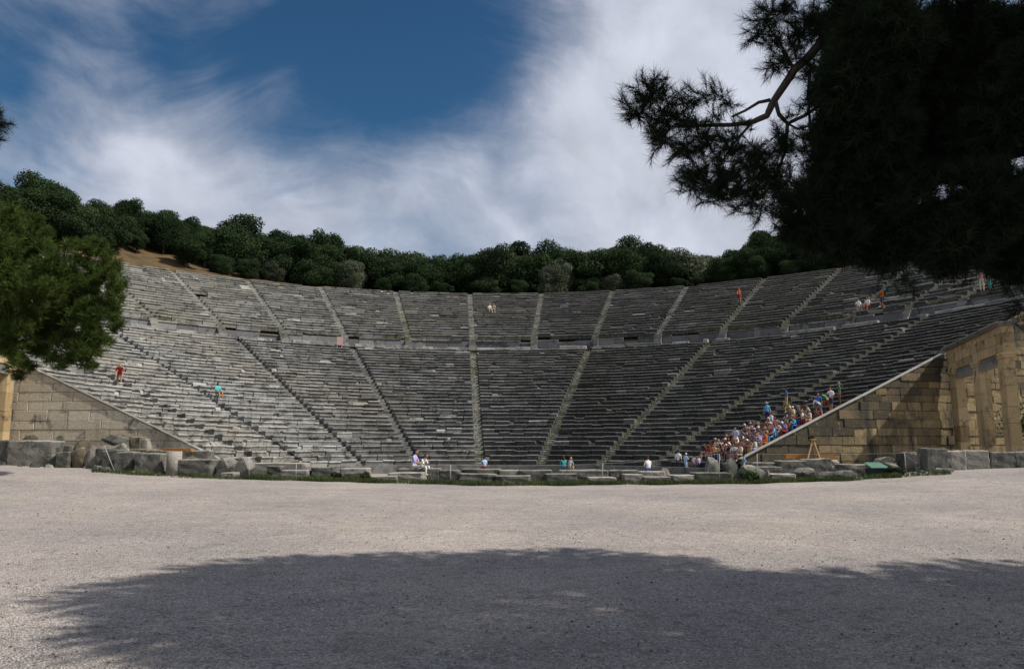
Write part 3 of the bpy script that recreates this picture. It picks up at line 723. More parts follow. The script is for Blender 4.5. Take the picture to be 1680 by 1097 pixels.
rope_barrier('slanted thin metal prop and line in front of the left heap', [(171, 730, 772, 19), (408, 752, 782, 1)], 31.6, [((176, 735, 31.6), (400, 758, 31.6), .02)])
rope_barrier('thin posts linked by a low line in front of the middle foundations', [(486, 758, 783, 0), (739, 762, 788, 0), (989, 760, 788, -2), (1180, 744, 786, 0)], 31.6, [(0, 1, .06), (1, 2, .06), (2, 3, .06)])
rope_barrier('posts with a pale rope strung before the right retaining wall', [(1242, 744, 783, 0), (1484, 743, 776, 3)], 31.8, [(0, 1, .02), ((1484, 745, 31.8), (1505, 760, 31.8), .0)])
# wooden tripod
a = at(1335, 753, 35.4); root = prop(empty('wooden_tripod', a), 'bare wooden tripod standing on a block before the right wall', 'tripod')
ap = at(1334, 721, 35.4)-a
for q in (at(1325, 753, 35.2), at(1338, 754, 35.9), at(1346, 753, 35.2)):
    m1 = MB(); m1.tube([q-a, ap+Vector((random.uniform(-.03, .03), 0, 0))], .04, 4); m1.build('leg', M['wood'], root)
m1 = MB(); m1.box(ap.x-.1, ap.x+.1, ap.y-.1, ap.y+.1, ap.z-.02, ap.z+.05); m1.build('head_plate', M['wood'], root)
def plank(x0, x1, y0, y1, D, label, n, mat, tilt=0):
    a = at((x0+x1)/2, y1, D); b = at((x0+x1)/2, y0, D); w = (x1-x0)/F*D; root = prop(empty('plank_stack', a, -YAW), label, 'planks', 'stacks of orange planks')
    h_ = (b.z-a.z)/n
    for k in range(n):
        m1 = MB(); s = random.uniform(-.1, .1); m1.box(-w/2+s, w/2+s*.5, -.15, .15, k*h_+.004, (k+1)*h_-.004); o = m1.build('plank', mat, root); o.rotation_euler.y = tilt
plank(270, 316, 735, 740, 33.9, 'thin orange plank lying across the stones beside the drum', 2, M['orange_wood'], .04)
plank(1286, 1318, 744, 752, 35.6, 'short orange timbers at the wall foot left of the tripod', 2, M['orange_wood'])
plank(1342, 1372, 746, 753, 36.2, 'orange timbers at the wall foot right of the tripod', 2, M['orange_wood'])
# green service box
a = at(1445, 784, 32.2); root = prop(empty('service_box', (a.x, a.y, min(a.z, gz(a.x, a.y))-.03), -YAW), 'dark service box with a sloping pale green lid', 'box')
w = 27/F*32.2; hz_ = at(1445, 768, 32.2).z-root.location.z
m1 = MB(); m1.box(-w/2, w/2, 0, .6, 0, hz_); m1.build('body', M['dark_paint'], root)
m1 = MB(); hb = at(1445, 762, 32.2).z-root.location.z
m1.add([(-w/2-.03, -.04, hz_+.003), (w/2+.03, -.04, hz_+.003), (w/2+.03, .64, hb+.05), (-w/2-.03, .64, hb+.05), (-w/2-.03, -.04, hz_+.035), (w/2+.03, -.04, hz_+.035), (w/2-.05, .64, hb+.09), (-w/2+.02, .64, hb+.09)],
       [(0, 3, 2, 1), (4, 5, 6, 7), (0, 1, 5, 4), (1, 2, 6, 5), (2, 3, 7, 6), (3, 0, 4, 7)]); m1.build('lid', M['green_paint'], root)
# small pink board at the walkway
def cav(px, py):                                  # where a photo pixel meets the seat slope
    d = ray(px, py); t = 20.0; prev = 1
    while t < 170:
        Pn = CAM+d*t; r = math.hypot(Pn.x, Pn.y); g_ = Pn.z-slope(r) if r > RB-.6 and Pn.y > -1 else 1
        if g_ <= 0 and prev > 0: return Pn, r, math.atan2(Pn.x, Pn.y)
        prev = g_; t += .05
    return CAM+d*60, 30, 0
p, r, th = cav(557, 572)
root = prop(empty('notice_board', (p.x, p.y, p.z), -th), 'small pink board on legs at the walkway left of the centre', 'notice board')
m1 = MB(); m1.box(-.28, .28, -.03, .03, .35, 1.15); m1.build('panel', M['pink_sign'], root)
for s in (-.22, .22):
    m1 = MB(); m1.box(s-.03, s+.03, .032, .07, -.3, 1.0); m1.build('leg', M['metal'], root)

# ------------------------------------------------------------------ people
def pose_mesh(name, J, Ed, shorts=False, sleeves='short', skirt=False):
    me = bpy.data.meshes.new(name); names = list(J); me.from_pydata([J[n][0] for n in names], [(names.index(a), names.index(b)) for a, b, _ in Ed], [])
    o = bpy.data.objects.new(name, me); COL.objects.link(o)
    m = o.modifiers.new('s', 'SKIN'); m.use_smooth_shade = True; m.branch_smoothing = .4
    if not me.skin_vertices: bpy.context.view_layer.objects.active = o
    sv = me.skin_vertices[0].data
    for i, n in enumerate(names): sv[i].radius = J[n][1]; sv[i].use_root = (n == 'pelvis')
    sub = o.modifiers.new('u', 'SUBSURF'); sub.levels = 1
    dg = bpy.context.evaluated_depsgraph_get(); ev = o.evaluated_get(dg); out = bpy.data.meshes.new_from_object(ev)
    bpy.data.objects.remove(o)
    segs = [(Vector(J[a][0]), Vector(J[b][0]), t) for a, b, t in Ed]
    mis = []
    for p in out.polygons:
        c = p.center; best = 9; bt = 0
        for a, b, t in segs:
            ab = b-a; k = max(0, min(1, (c-a).dot(ab)/max(1e-9, ab.length_squared))); dd = (c-(a+ab*k)).length
            if dd < best: best = dd; bt = t; bk = k
        mis.append(bt)
    bm = bmesh.new(); bm.from_mesh(out)
    for f, mi in zip(bm.faces, mis): f.material_index = mi; f.smooth = True
    hc = Vector(J['head'][0]); nv = len(bm.verts)
    def ball(c, rad, sc, mi, seg=8):
        r_ = bmesh.ops.create_uvsphere(bm, u_segments=seg, v_segments=max(5, seg-2), radius=1)
        for v in r_['verts']: v.co = Vector((v.co.x*rad*sc[0], v.co.y*rad*sc[1], v.co.z*rad*sc[2]))+c
        for f in {f for v in r_['verts'] for f in v.link_faces}: f.material_index = mi; f.smooth = True
    ball(hc, .1, (.78, .95, 1.16), 2, 12)                      # skull
    ball(hc+Vector((0, .094, -.015)), .018, (.7, 1, 1.3), 2, 6)   # nose
    for s in (-1, 1):
        ball(hc+Vector((s*.03, .085, .01)), .011, (1, .6, .7), 4, 6); ball(hc+Vector((s*.078, 0, -.01)), .022, (.4, .8, 1.2), 2, 6)
    ball(hc+Vector((0, .084, -.052)), .02, (1, .4, .3), 5, 6)
    for s in ('l', 'r'):                                       # five fingers rooted in each palm
        wv = Vector(J['wrist_'+s][0]); hv = Vector(J['hand_'+s][0]); d = (hv-wv).normalized(); sd = d.orthogonal().normalized()
        if abs(sd.z) > .7: sd = d.cross(sd)
        for k in range(5):
            off = (k-1.5)*.016 if k < 4 else 0
            root_ = hv+sd*off-d*.02; ln = [.055, .065, .06, .045, .045][k]; dd = d if k < 4 else (d*.6+sd*(-.8)).normalized()
            if k == 4: root_ = hv-d*.04-sd*.02
            r_ = bmesh.ops.create_cone(bm, cap_ends=True, segments=5, radius1=.009, radius2=.006, depth=ln+.02)
            q = dd.to_track_quat('Z', 'Y').to_matrix()
            for v in r_['verts']: v.co = q @ v.co + root_+dd*(ln*.5)
            for f in {f for v in r_['verts'] for f in v.link_faces}: f.material_index = 2
    bm.to_mesh(out); bm.free(); out.name = name
    for _ in range(6-len(out.materials)): out.materials.append(plain((.3, .2, .15)))
    return out, hc
SH, PA, SK, FT = 0, 1, 2, 3
def body(pel, spine, chest, neck, head, sh, el, wr, hd, hip, kn, an, to, low=SK, arm=SK, bulk=1.0):
    J = {'pelvis': (pel, (.135*bulk, .105*bulk)), 'spine': (spine, (.125*bulk, .095*bulk)), 'chest': (chest, (.145*bulk, .105*bulk)), 'neck': (neck, (.05, .05)), 'head': (head, (.065, .07))}
    Ed = [('pelvis', 'spine', SH), ('spine', 'chest', SH), ('chest', 'neck', SH), ('neck', 'head', SK)]
    for s, i in (('l', 0), ('r', 1)):
        J['sh_'+s] = (sh[i], (.06, .06)); J['el_'+s] = (el[i], (.042, .042)); J['wrist_'+s] = (wr[i], (.028, .028)); J['hand_'+s] = (hd[i], (.036, .02))
        J['hip_'+s] = (hip[i], (.09, .09)); J['kn_'+s] = (kn[i], (.06, .06)); J['an_'+s] = (an[i], (.038, .038)); J['to_'+s] = (to[i], (.042, .028))
        Ed += [('chest', 'sh_'+s, SH), ('sh_'+s, 'el_'+s, SH), ('el_'+s, 'wrist_'+s, arm), ('wrist_'+s, 'hand_'+s, SK),
               ('pelvis', 'hip_'+s, PA), ('hip_'+s, 'kn_'+s, PA), ('kn_'+s, 'an_'+s, low), ('an_'+s, 'to_'+s, FT)]
    return J, Ed
def sym(x, y, z): return [(-x, y, z), (x, y, z)]
POSES = {}
def addpose(n, *a, **k):
    J, Ed = body(*a, **k); POSES[n] = pose_mesh('person_body', J, Ed)
addpose('stand', (0, 0, .95), (0, 0, 1.13), (0, .0, 1.33), (0, .0, 1.48), (0, .02, 1.60), sym(.17, 0, 1.40), sym(.22, -.02, 1.13), sym(.23, .06, .90), sym(.23, .08, .82), sym(.09, 0, .9), sym(.10, .03, .5), sym(.10, -.02, .09), sym(.11, .13, .04), low=PA)
addpose('stand_shorts', (0, 0, .95), (0, 0, 1.13), (0, .02, 1.33), (0, .03, 1.48), (0, .05, 1.60), sym(.17, 0, 1.40), [(-.25, .02, 1.15), (.23, .1, 1.16)], [(-.14, .16, 1.02), (.05, .26, 1.22)], [(-.07, .19, 1.0), (0, .3, 1.28)], sym(.09, 0, .9), [(-.1, .1, .5), (.1, -.02, .5)], [(-.1, .12, .09), (.1, -.12, .09)], [(-.11, .26, .04), (.11, .02, .04)])
addpose('walk', (0, 0, .93), (0, .02, 1.12), (0, .05, 1.31), (0, .07, 1.46), (0, .10, 1.58), sym(.17, .04, 1.38), [(-.22, -.08, 1.13), (.22, .16, 1.14)], [(-.23, -.12, .9), (.22, .3, .98)], [(-.23, -.12, .82), (.22, .37, .95)], sym(.09, 0, .88), [(-.1, .22, .55), (.1, -.06, .48)], [(-.1, .24, .16), (.1, -.3, .14)], [(-.11, .38, .1), (.11, -.2, .04)])
addpose('bend', (0, -.05, .88), (0, .1, 1.03), (0, .27, 1.15), (0, .38, 1.22), (0, .47, 1.28), sym(.17, .3, 1.17), [(-.2, .34, .92), (.2, .38, .92)], [(-.16, .42, .70), (.16, .5, .74)], [(-.15, .44, .62), (.15, .53, .67)], sym(.09, -.05, .84), [(-.11, .2, .62), (.11, -.02, .46)], [(-.1, .18, .26), (.1, -.12, .09)], [(-.1, .32, .22), (.11, .03, .04)])
addpose('sit', (0, 0, .11), (0, .01, .30), (0, .04, .49), (0, .06, .63), (0, .09, .75), sym(.16, .03, .55), sym(.21, .12, .30), [(-.1, .32, .24), (.1, .32, .24)], [(-.05, .38, .22), (.05, .38, .22)], sym(.09, .03, .1), sym(.12, .42, .13), sym(.12, .44, -.24), sym(.13, .58, -.30), low=SK)
addpose('sit_lean', (0, 0, .11), (0, .07, .28), (0, .19, .44), (0, .27, .56), (0, .33, .67), sym(.16, .19, .49), sym(.2, .3, .26), [(-.1, .46, .33), (.1, .44, .2)], [(-.04, .47, .42), (.04, .5, .2)], sym(.09, .03, .1), sym(.13, .42, .15), sym(.12, .42, -.24), sym(.13, .56, -.30), low=PA)
addpose('sit_twist', (0, 0, .11), (0, -.01, .30), (.02, 0, .50), (.03, .0, .64), (.04, .02, .76), [(-.15, .05, .55), (.18, -.04, .56)], [(-.22, .2, .36), (.27, -.1, .32)], [(-.1, .36, .3), (.24, -.16, .08)], [(-.04, .42, .3), (.24, -.18, .03)], sym(.09, .03, .1), [(-.12, .42, .13), (.14, .40, .14)], sym(.13, .44, -.24), sym(.14, .58, -.30), low=PA)
HAIR = {}
def cap_mesh(name, rad, sc, zcut, dy=0, long=0, brim=0):
    bm = bmesh.new(); bmesh.ops.create_uvsphere(bm, u_segments=14, v_segments=10, radius=1)
    for v in bm.verts: v.co = Vector((v.co.x*rad*sc[0], v.co.y*rad*sc[1]+dy, v.co.z*rad*sc[2]))
    dl = [v for v in bm.verts if v.co.z < zcut+(.05 if v.co.y > .03 else -.06-long*.02)]; bmesh.ops.delete(bm, geom=dl, context='VERTS')
    if long:
        for v in bm.verts:
            if v.co.y < .0 and v.co.z < .0: v.co.z -= long*(.6+.4*math.sin(v.co.x*60)); v.co.y -= .02
    if brim:
        r_ = bmesh.ops.create_cone(bm, cap_ends=True, segments=16, radius1=rad*1.0, radius2=rad*.9, depth=.012)
        for v in r_['verts']: v.co = Vector((v.co.x*(1.35 if brim > 1 else .85), v.co.y*(1.35 if brim > 1 else .75)+(0 if brim > 1 else .075), v.co.z+.028))
    for f in bm.faces: f.smooth = True
    me = bpy.data.meshes.new(name); bm.to_mesh(me); bm.free(); me.materials.append(plain((.02, .015, .01))); return me
HAIR['short'] = cap_mesh('hair', .108, (.82, .98, 1.16), .0, -.012)
HAIR['long'] = cap_mesh('hair', .110, (.86, 1.0, 1.16), -.02, -.016, long=.16)
HAIR['cap'] = cap_mesh('cap', .113, (.84, 1.0, 1.1), .03, -.004, brim=1)
HAIR['hat'] = cap_mesh('hat', .114, (.86, 1.0, 1.1), .03, -.0, brim=2)
PC = {'white': (.75, .75, .74), 'pale blue': (.35, .5, .72), 'sky blue': (.10, .38, .62), 'navy': (.025, .035, .11), 'blue': (.06, .14, .42), 'teal': (.05, .28, .28), 'red': (.38, .035, .03), 'orange': (.58, .13, .04), 'yellow': (.52, .38, .09), 'green': (.04, .22, .1), 'grey': (.3, .3, .31), 'black': (.02, .02, .022), 'pink': (.65, .3, .36), 'brown': (.16, .08, .04), 'beige': (.45, .36, .24), 'lilac': (.42, .36, .6), 'turquoise': (.1, .5, .52), 'maroon': (.16, .03, .04), 'cream': (.65, .58, .42)}
SKIN = [(.42, .23, .14), (.34, .17, .10), (.5, .29, .19)]
HC = {'black': (.012, .01, .009), 'brown': (.05, .026, .014), 'fair': (.3, .19, .09)}
def person(pose, loc, face, shirt, pants, label, hair='short', hcol='black', hat=None, scale=1.0, group=None, skirt=False, lift=0):
    me, hc = POSES[pose]
    root = bpy.data.objects.new('person', None); COL.objects.link(root); root.location = loc; root.rotation_euler.z = face; root.scale = (scale,)*3; root.empty_display_size = .3
    prop(root, label, 'person', group)
    b = bpy.data.objects.new('body', me); COL.objects.link(b); b.parent = root
    cols = [PC[shirt], PC[pants], random.choice(SKIN), random.choice([(.6, .6, .6), (.05, .05, .05), (.2, .1, .05)]), (.02, .02, .02), (.35, .1, .08)]
    for i, c in enumerate(cols): b.material_slots[i].link = 'OBJECT'; b.material_slots[i].material = plain(c)
    h_ = bpy.data.objects.new('hair', HAIR['long' if hair == 'long' else 'short']); COL.objects.link(h_); h_.parent = root; h_.location = hc
    h_.material_slots[0].link = 'OBJECT'; h_.material_slots[0].material = plain(HC[hcol])
    if hat:
        k = bpy.data.objects.new('cap', HAIR['cap' if hat != 'hat' else 'hat']); COL.objects.link(k); k.parent = root; k.location = hc
        k.material_slots[0].link = 'OBJECT'; k.material_slots[0].material = plain(PC['white'] if hat in ('cap', 'hat') else PC[hat])
    if skirt:
        m1 = MB(); n = 12; vs = []
        for (z, rr) in ((1.0, .15), (.8, .2), (.42, .27)):
            for q in range(n): vs.append((rr*math.cos(6.283*q/n)*(1+.06*(q % 2)), rr*.8*math.sin(6.283*q/n)*(1+.06*(q % 2)), z))
        m1.add(vs, [(r_*n+q, r_*n+(q+1) % n, (r_+1)*n+(q+1) % n, (r_+1)*n+q) for r_ in (0, 1) for q in range(n)])
        m1.build('skirt', plain(PC[pants]), root, smooth=True)
    return root
def on_row(px, py, seat=True, stepz=False):          # seat (or tread) position on the row nearest a photo pixel
    p, r, th = cav(px, py)
    if r < RD: i = max(0, int((r-RB)/DR)); rr, z = RB+i*DR, ZB+(i+1)*DZ
    elif r < RU-.1: return Vector((r*math.sin(th), r*math.cos(th), ZD)), math.atan2(-math.sin(th), math.cos(th))
    else: i = max(0, int((r-RU)/DRU)); rr, z = RU+i*DRU, ZU+(i+1)*DZU
    rr += .17 if seat else .42
    return Vector((rr*math.sin(th), rr*math.cos(th), z+(0 if seat else -.03))), -th+math.pi
def P_(pose, px, py, shirt, pants, label, turn=0, **k):
    loc, f = on_row(px, py, pose.startswith('sit')); return person(pose, loc, f+turn, shirt, pants, label, **k)
# people on their own
P_('bend', 196, 639, 'red', 'brown', 'tanned climber in a red top bending forward on the left seats', turn=-.9, hcol='brown')
P_('sit', 349, 648, 'turquoise', 'brown', 'person in turquoise sitting alone on the left seats', hair='long')
P_('sit', 803, 513, 'white', 'beige', 'left of two sitters high in the central upper tier, white top', turn=.2)
P_('sit_twist', 810, 514, 'beige', 'beige', 'right of two sitters high in the central upper tier, tanned in beige', hair='long')
P_('walk', 1213, 500, 'orange', 'maroon', 'walker in orange on the upper stair right of centre', turn=.5)
P_('stand', 1421, 446, 'blue', 'beige', 'lone figure in bright blue standing on the topmost row')
P_('sit', 1413, 508, 'white', 'blue', 'sitter in white top and blue shorts above the walkway wall', turn=.3)
P_('sit', 1427, 507, 'white', 'red', 'sitter in white and red between two others above the walkway', hcol='brown')
P_('walk', 1449, 508, 'orange', 'navy', 'figure in orange red top and navy trousers above the walkway', turn=-.5)
P_('stand', 1608, 497, 'pink', 'cream', 'person in pink and cream on the walkway near the right edge', hair='long', turn=.8)
P_('stand', 1621, 496, 'cream', 'teal', 'person in cream top and teal trousers on the right walkway', turn=-.7, hat='hat')
# sitters on the foundation stones and children on the orchestra floor
def at_stone(px, py, D, pose, face, shirt, pants, label, **k):
    p = at(px, py, D); return person(pose, p, face, shirt, pants, label, **k)
at_stone(679, 769, 33.9, 'sit', -1.9, 'lilac', 'white', 'long haired woman in lilac and white sitting on the foundation', hair='long', hcol='black', scale=1.0)
at_stone(691, 769, 33.7, 'sit_lean', -2.2, 'white', 'white', 'child in a white tee shirt sitting right of the long haired woman', hcol='brown', scale=.82)
at_stone(795, 768.5, 33.9, 'sit', .3, 'pale blue', 'red', 'boy in blue and white seen from behind on the central foundation', scale=.62)
FLOOR = -.33
def orch(px, D, pose, face, shirt, pants, label, **k):
    p = at(px, 760, D); p.z = gz(p.x, p.y); return person(pose, p, face, shirt, pants, label, **k)
at_stone(925, 769, 34.2, 'sit', .2, 'teal', 'blue', 'person in a teal vest sitting with a companion in grey', scale=.68, hair='long', hcol='brown')
at_stone(933.5, 769, 34.3, 'sit_lean', -.6, 'grey', 'beige', 'person in grey beside the teal vested sitter', scale=.66, hcol='fair')
at_stone(1064, 772, 33.4, 'sit', .2, 'white', 'blue', 'sitter in a white shirt seen from behind right of centre', scale=.72, hcol='brown')
orch(1113, 47, 'stand', -.5, 'white', 'navy', 'standing youth with white shirt and long navy trousers at the crowd end', scale=.82)
orch(1125, 46, 'stand_shorts', -1.2, 'pale blue', 'pale blue', 'standing figure all in pale blue at the crowd end', scale=.72, hat='cap')
orch(1139, 46, 'stand_shorts', -.8, 'white', 'orange', 'child in a white shirt right of the pale blue figure', scale=.60)
orch(1147, 45, 'stand', .6, 'lilac', 'navy', 'child in lilac and navy beside the left tall boulder', scale=.60)
orch(1155, 48, 'walk', 1.2, 'orange', 'brown', 'child in orange behind the left tall boulder', scale=.68, hat='cap')
orch(1185, 44, 'stand', .4, 'white', 'grey', 'child in white framed between the two tall boulders', scale=.62, hcol='fair')
orch(1222, 40.5, 'walk', 1.3, 'sky blue', 'white', 'child with sky blue shirt leaning at the foot of the coping', scale=.60)
G = 'school crowd on the right seats'
CR = [
 ('stand_shorts', 1201, 746, 'pale blue', 'white', 'standing woman in pale blue top and white skirt left in the crowd', dict(hair='long', skirt=True, turn=.6, hcol='brown')),
 ('stand', 1262, 697, 'sky blue', 'navy', 'tall standing figure with pale hat and sky blue shirt above the crowd', dict(hat='hat', turn=.9)),
 ('bend', 1284, 702, 'yellow', 'navy', 'person in yellow bending down behind the crowd', dict(turn=1.2)),
 ('stand', 1289, 676, 'blue', 'yellow', 'figure in plain blue standing alone above the crowd', dict(turn=-.5)),
 ('sit', 1306, 690, 'white', 'maroon', 'sitter with white cap and white shirt below the lone blue figure', dict(hat='cap')),
 ('sit_lean', 1236, 714, 'grey', 'navy', 'grey shirted sitter with a white cap at the top left of the crowd', dict(hat='cap')),
 ('bend', 1351, 684, 'white', 'teal', 'person in white stooping next to the coping', dict(turn=-1.2, hair='long')),
 ('bend', 1362, 676, 'green', 'orange', 'stooping figure in green top and orange shorts by the coping', dict(turn=-1.3)),
 ('stand_shorts', 1371, 674, 'white', 'navy', 'standing girl in white top and navy shorts near the crowd top', dict(turn=.5)),
 ('stand', 1380, 668, 'green', 'brown', 'topmost standing figure in green beside the coping', dict(turn=-.4, hcol='fair')),
 ('stand', 1334, 692, 'blue', 'navy', 'standing boy in blue shirt and navy trousers right of the capped ones', dict(turn=.7)),
 ('sit', 1343, 692, 'cream', 'beige', 'sitter in cream and a yellow cap near the upper crowd', dict(hat='yellow')),
 ('sit_twist', 1327, 697, 'white', 'red', 'sitter in white top and red shorts twisted towards the coping', dict()),
 ('sit_lean', 1316, 704, 'turquoise', 'blue', 'sitter in turquoise with blue shorts close to the coping', dict()),
 ('sit', 1305, 706, 'pale blue', 'yellow', 'sitter in pale blue and yellow left of the turquoise one', dict()),
 ('sit', 1297, 714, 'orange', 'red', 'sitter in bright orange and red shorts close to the coping', dict(hcol='brown')),
 ('sit_lean', 1287, 716, 'white', 'white', 'sitter all in white leaning forward by the coping', dict()),
 ('sit_twist', 1273, 726, 'sky blue', 'sky blue', 'broad sitter all in sky blue, largest blue shape in the crowd', dict(scale=1.15)),
 ('sit', 1277, 712, 'cream', 'orange', 'sitter with a white hat and cream shirt above the broad blue one', dict(hat='hat')),
 ('sit', 1263, 734, 'orange', 'orange', 'sitter all in bright orange below the broad blue one', dict(scale=1.05)),
 ('sit_lean', 1253, 735, 'lilac', 'grey', 'sitter in lilac and grey left of the all orange one', dict(hcol='fair')),
 ('sit', 1245, 744, 'white', 'lilac', 'sitter in white and lilac beside the lower coping', dict(hair='long')),
 ('sit', 1237, 732, 'black', 'white', 'sitter in black and white with a white cap amid the crowd', dict(hat='cap')),
 ('sit_lean', 1235, 748, 'yellow', 'yellow', 'sitter all in yellow at the low end of the coping', dict()),
 ('sit', 1264, 703, 'white', 'grey', 'sitter in white and grey at the feet of the tall hatted figure', dict()),
 ('sit', 1256, 713, 'yellow', 'maroon', 'sitter in yellow and maroon at the upper edge of the crowd', dict(hcol='fair')),
 ('sit', 1185, 748, 'yellow', 'brown', 'sitter in yellow and brown at the left edge of the crowd', dict()),
 ('sit', 1173, 747, 'orange', 'white', 'leftmost sitter of the crowd, orange top and white shorts', dict()),
]
used = set()
for pose, px, py, s, p_, lab, k in CR:
    k['scale'] = .80*k.get('scale', 1); P_(pose, px, py, s, p_, lab, group=G, **k)
random.seed(5)
names = [c for c in PC if c not in ('sky blue',)]
spots = []
def coping_y(px): return 755+(px-1232)*(583-755)/(1556-1232)
for rowy in range(752, 680, -4):
    x = 1150+(752-rowy)*2.35+random.uniform(0, 4)
    while True:
        x += random.uniform(6.0, 10.0); y = rowy+random.uniform(-1.5, 1.5)
        if y > coping_y(x)-4.5: break
        if x > 1372: break
        if rowy < 715 and random.random() < .45: continue
        if all((x-c[1])**2/36+(y-c[2])**2/9 > 1 for c in CR): spots.append((x, y))
hn = {'black': 'black haired', 'brown': 'brown haired', 'fair': 'fair haired'}
warm = ['orange', 'maroon', 'brown', 'brown', 'white', 'white', 'black', 'white', 'beige', 'pink', 'navy', 'cream', 'black', 'pale blue', 'beige', 'grey', 'green', 'blue', 'teal', 'lilac']
for x, y in spots:
    for _ in range(50):
        s = random.choice(warm); p_ = random.choice(['navy', 'brown', 'blue', 'white', 'beige', 'black', 'grey', 'red', 'maroon']); hc_ = random.choice(['black', 'black', 'brown', 'brown', 'fair']); ht = random.choice([None, None, None, None, 'cap'])
        if (s, p_, hc_, ht) not in used: break
    used.add((s, p_, hc_, ht))
    zone = 'low' if y > 738 else ('middle' if y > 722 else 'upper')
    side = 'left' if x < 1205 else ('central' if x < 1245 else 'right')
    lab = '%s child, %s top, %s shorts, %s %s part of the crowd' % (hn[hc_]+(' white capped' if ht else ''), s, p_, zone, side)
    P_(random.choice(['sit', 'sit_lean', 'sit_twist', 'sit']), x, y, s, p_, lab, turn=random.uniform(-.6, .6), hair=random.choice(['short', 'long']), hcol=hc_, hat=ht, scale=random.uniform(.74, .86), group=G)

# ------------------------------------------------------------------ trees
def leaf_cloud(lobes, n, size, rng, flat=.0, up=.25):
    """n small leaf sprays spread through the shells of many lobes"""
    L_ = np.array([l[:3] for l in lobes]); rad = np.array([l[3] for l in lobes]); w = rad**2; w = w/w.sum()
    idx = rng.choice(len(L_), n, p=w)
    d = rng.normal(size=(n, 3)); d /= np.linalg.norm(d, axis=1)[:, None]
    rr = rad[idx]*(rng.random(n)**.22)*(1+.07*rng.normal(size=n))
    rr = np.where(rad[idx] > .2, rr*.95, rr); c = L_[idx]+d*rr[:, None]*np.array([1, 1, .82])
    nrm = d*.8+rng.normal(size=(n, 3))*.55+np.array([0, 0, up]); nrm /= np.linalg.norm(nrm, axis=1)[:, None]
    a = np.cross(nrm, rng.normal(size=(n, 3))); a /= np.linalg.norm(a, axis=1)[:, None]; b = np.cross(nrm, a)
    s = size*rng.uniform(.55, 1.3, n)[:, None]
    V = np.stack([c-a*s*.5, c+b*s*.42, c+a*s*.6, c-b*s*.42], 1).reshape(-1, 3)
    Fc = np.arange(4*n).reshape(-1, 4)
    lt = rng.random(len(L_))
    return V, Fc, np.clip(lt[idx]*.72+rng.random(n)*.28, 0, 1)
def crown_mesh(seed, n=3200, wide=1.0, size=.025):
    rg = np.random.default_rng(seed); lobes = []
    k = rg.integers(16, 24)
    for i in range(k):
        ph = rg.random()*6.283; q = rg.random()**.6; z = rg.random()
        rr = .36*math.sqrt(max(.05, 1-(z*1.0-.35)**2*1.3))*wide
        lobes.append((rr*q*math.cos(ph), rr*q*math.sin(ph), .22+z*.56, rg.uniform(.07, .20)))
    lobes.append((0, 0, .52, .33*wide)); lobes.append((0, 0, .3, .30*wide)); lobes.append((rg.uniform(-.15, .15), rg.uniform(-.15, .15), .6, .26))
    V, Fc, t = leaf_cloud(lobes, n, size, rg); V = V[:, :]; V[:, 2] = np.maximum(V[:, 2], .02)
    return np_mesh('crown', V, Fc, t)
CROWNS = [crown_mesh(100+i, 26000, random.uniform(.9, 1.25)) for i in range(7)]
def trunk_mesh(seed):
    rr = random.Random(seed); m = MB(); b = [(0, 0, -.05)]
    lean = (rr.uniform(-.06, .06), rr.uniform(-.06, .06))
    m.tube([(0, 0, -.06), (lean[0]*.5, lean[1]*.5, .15), (lean[0], lean[1], .34)], [.04, .03, .02], 7)
    for k in range(4):
        a = rr.uniform(0, 6.28); m.tube([(lean[0]*.5, lean[1]*.5, .14+.04*k), (lean[0]*.5+.12*math.cos(a), lean[1]*.5+.12*math.sin(a), .3+.04*k), (.22*math.cos(a), .22*math.sin(a), .45+.05*k)], [.02, .014, .006], 5)
    return m.mesh('trunk', True)
TRUNKS = [trunk_mesh(i) for i in range(4)]
for t in TRUNKS: t.materials.append(M['trunk'])
for c in CROWNS: c.materials.append(M['leaf_dark'])
SKY = [(-60, 300), (0, 284), (30, 290), (70, 283), (85, 305), (115, 315), (145, 322), (180, 330), (208, 322), (240, 345), (275, 345), (300, 350), (320, 350), (345, 362), (375, 352), (400, 355), (430, 362), (460, 368), (490, 366), (530, 366), (550, 380), (575, 388), (600, 400), (630, 392), (655, 392), (680, 402), (695, 395), (730, 402), (760, 405), (790, 408), (815, 390), (840, 386), (870, 392), (890, 405), (920, 388), (945, 398), (965, 395), (985, 390), (1010, 400), (1040, 388), (1060, 386), (1085, 396), (1105, 405), (1140, 398), (1165, 402), (1200, 395), (1230, 385), (1260, 368), (1290, 360), (1400, 350), (1500, 330), (1700, 300)]
def sky_y(px):
    for (a, ya), (b, yb) in zip(SKY, SKY[1:]):
        if a <= px <= b: return ya+(yb-ya)*(px-a)/(b-a)
    return 350
NUMW = ['first', 'second', 'third', 'fourth', 'fifth', 'sixth', 'seventh', 'eighth', 'ninth', 'tenth', 'eleventh', 'twelfth', 'thirteenth', 'fourteenth', 'fifteenth']
tree_n = {}
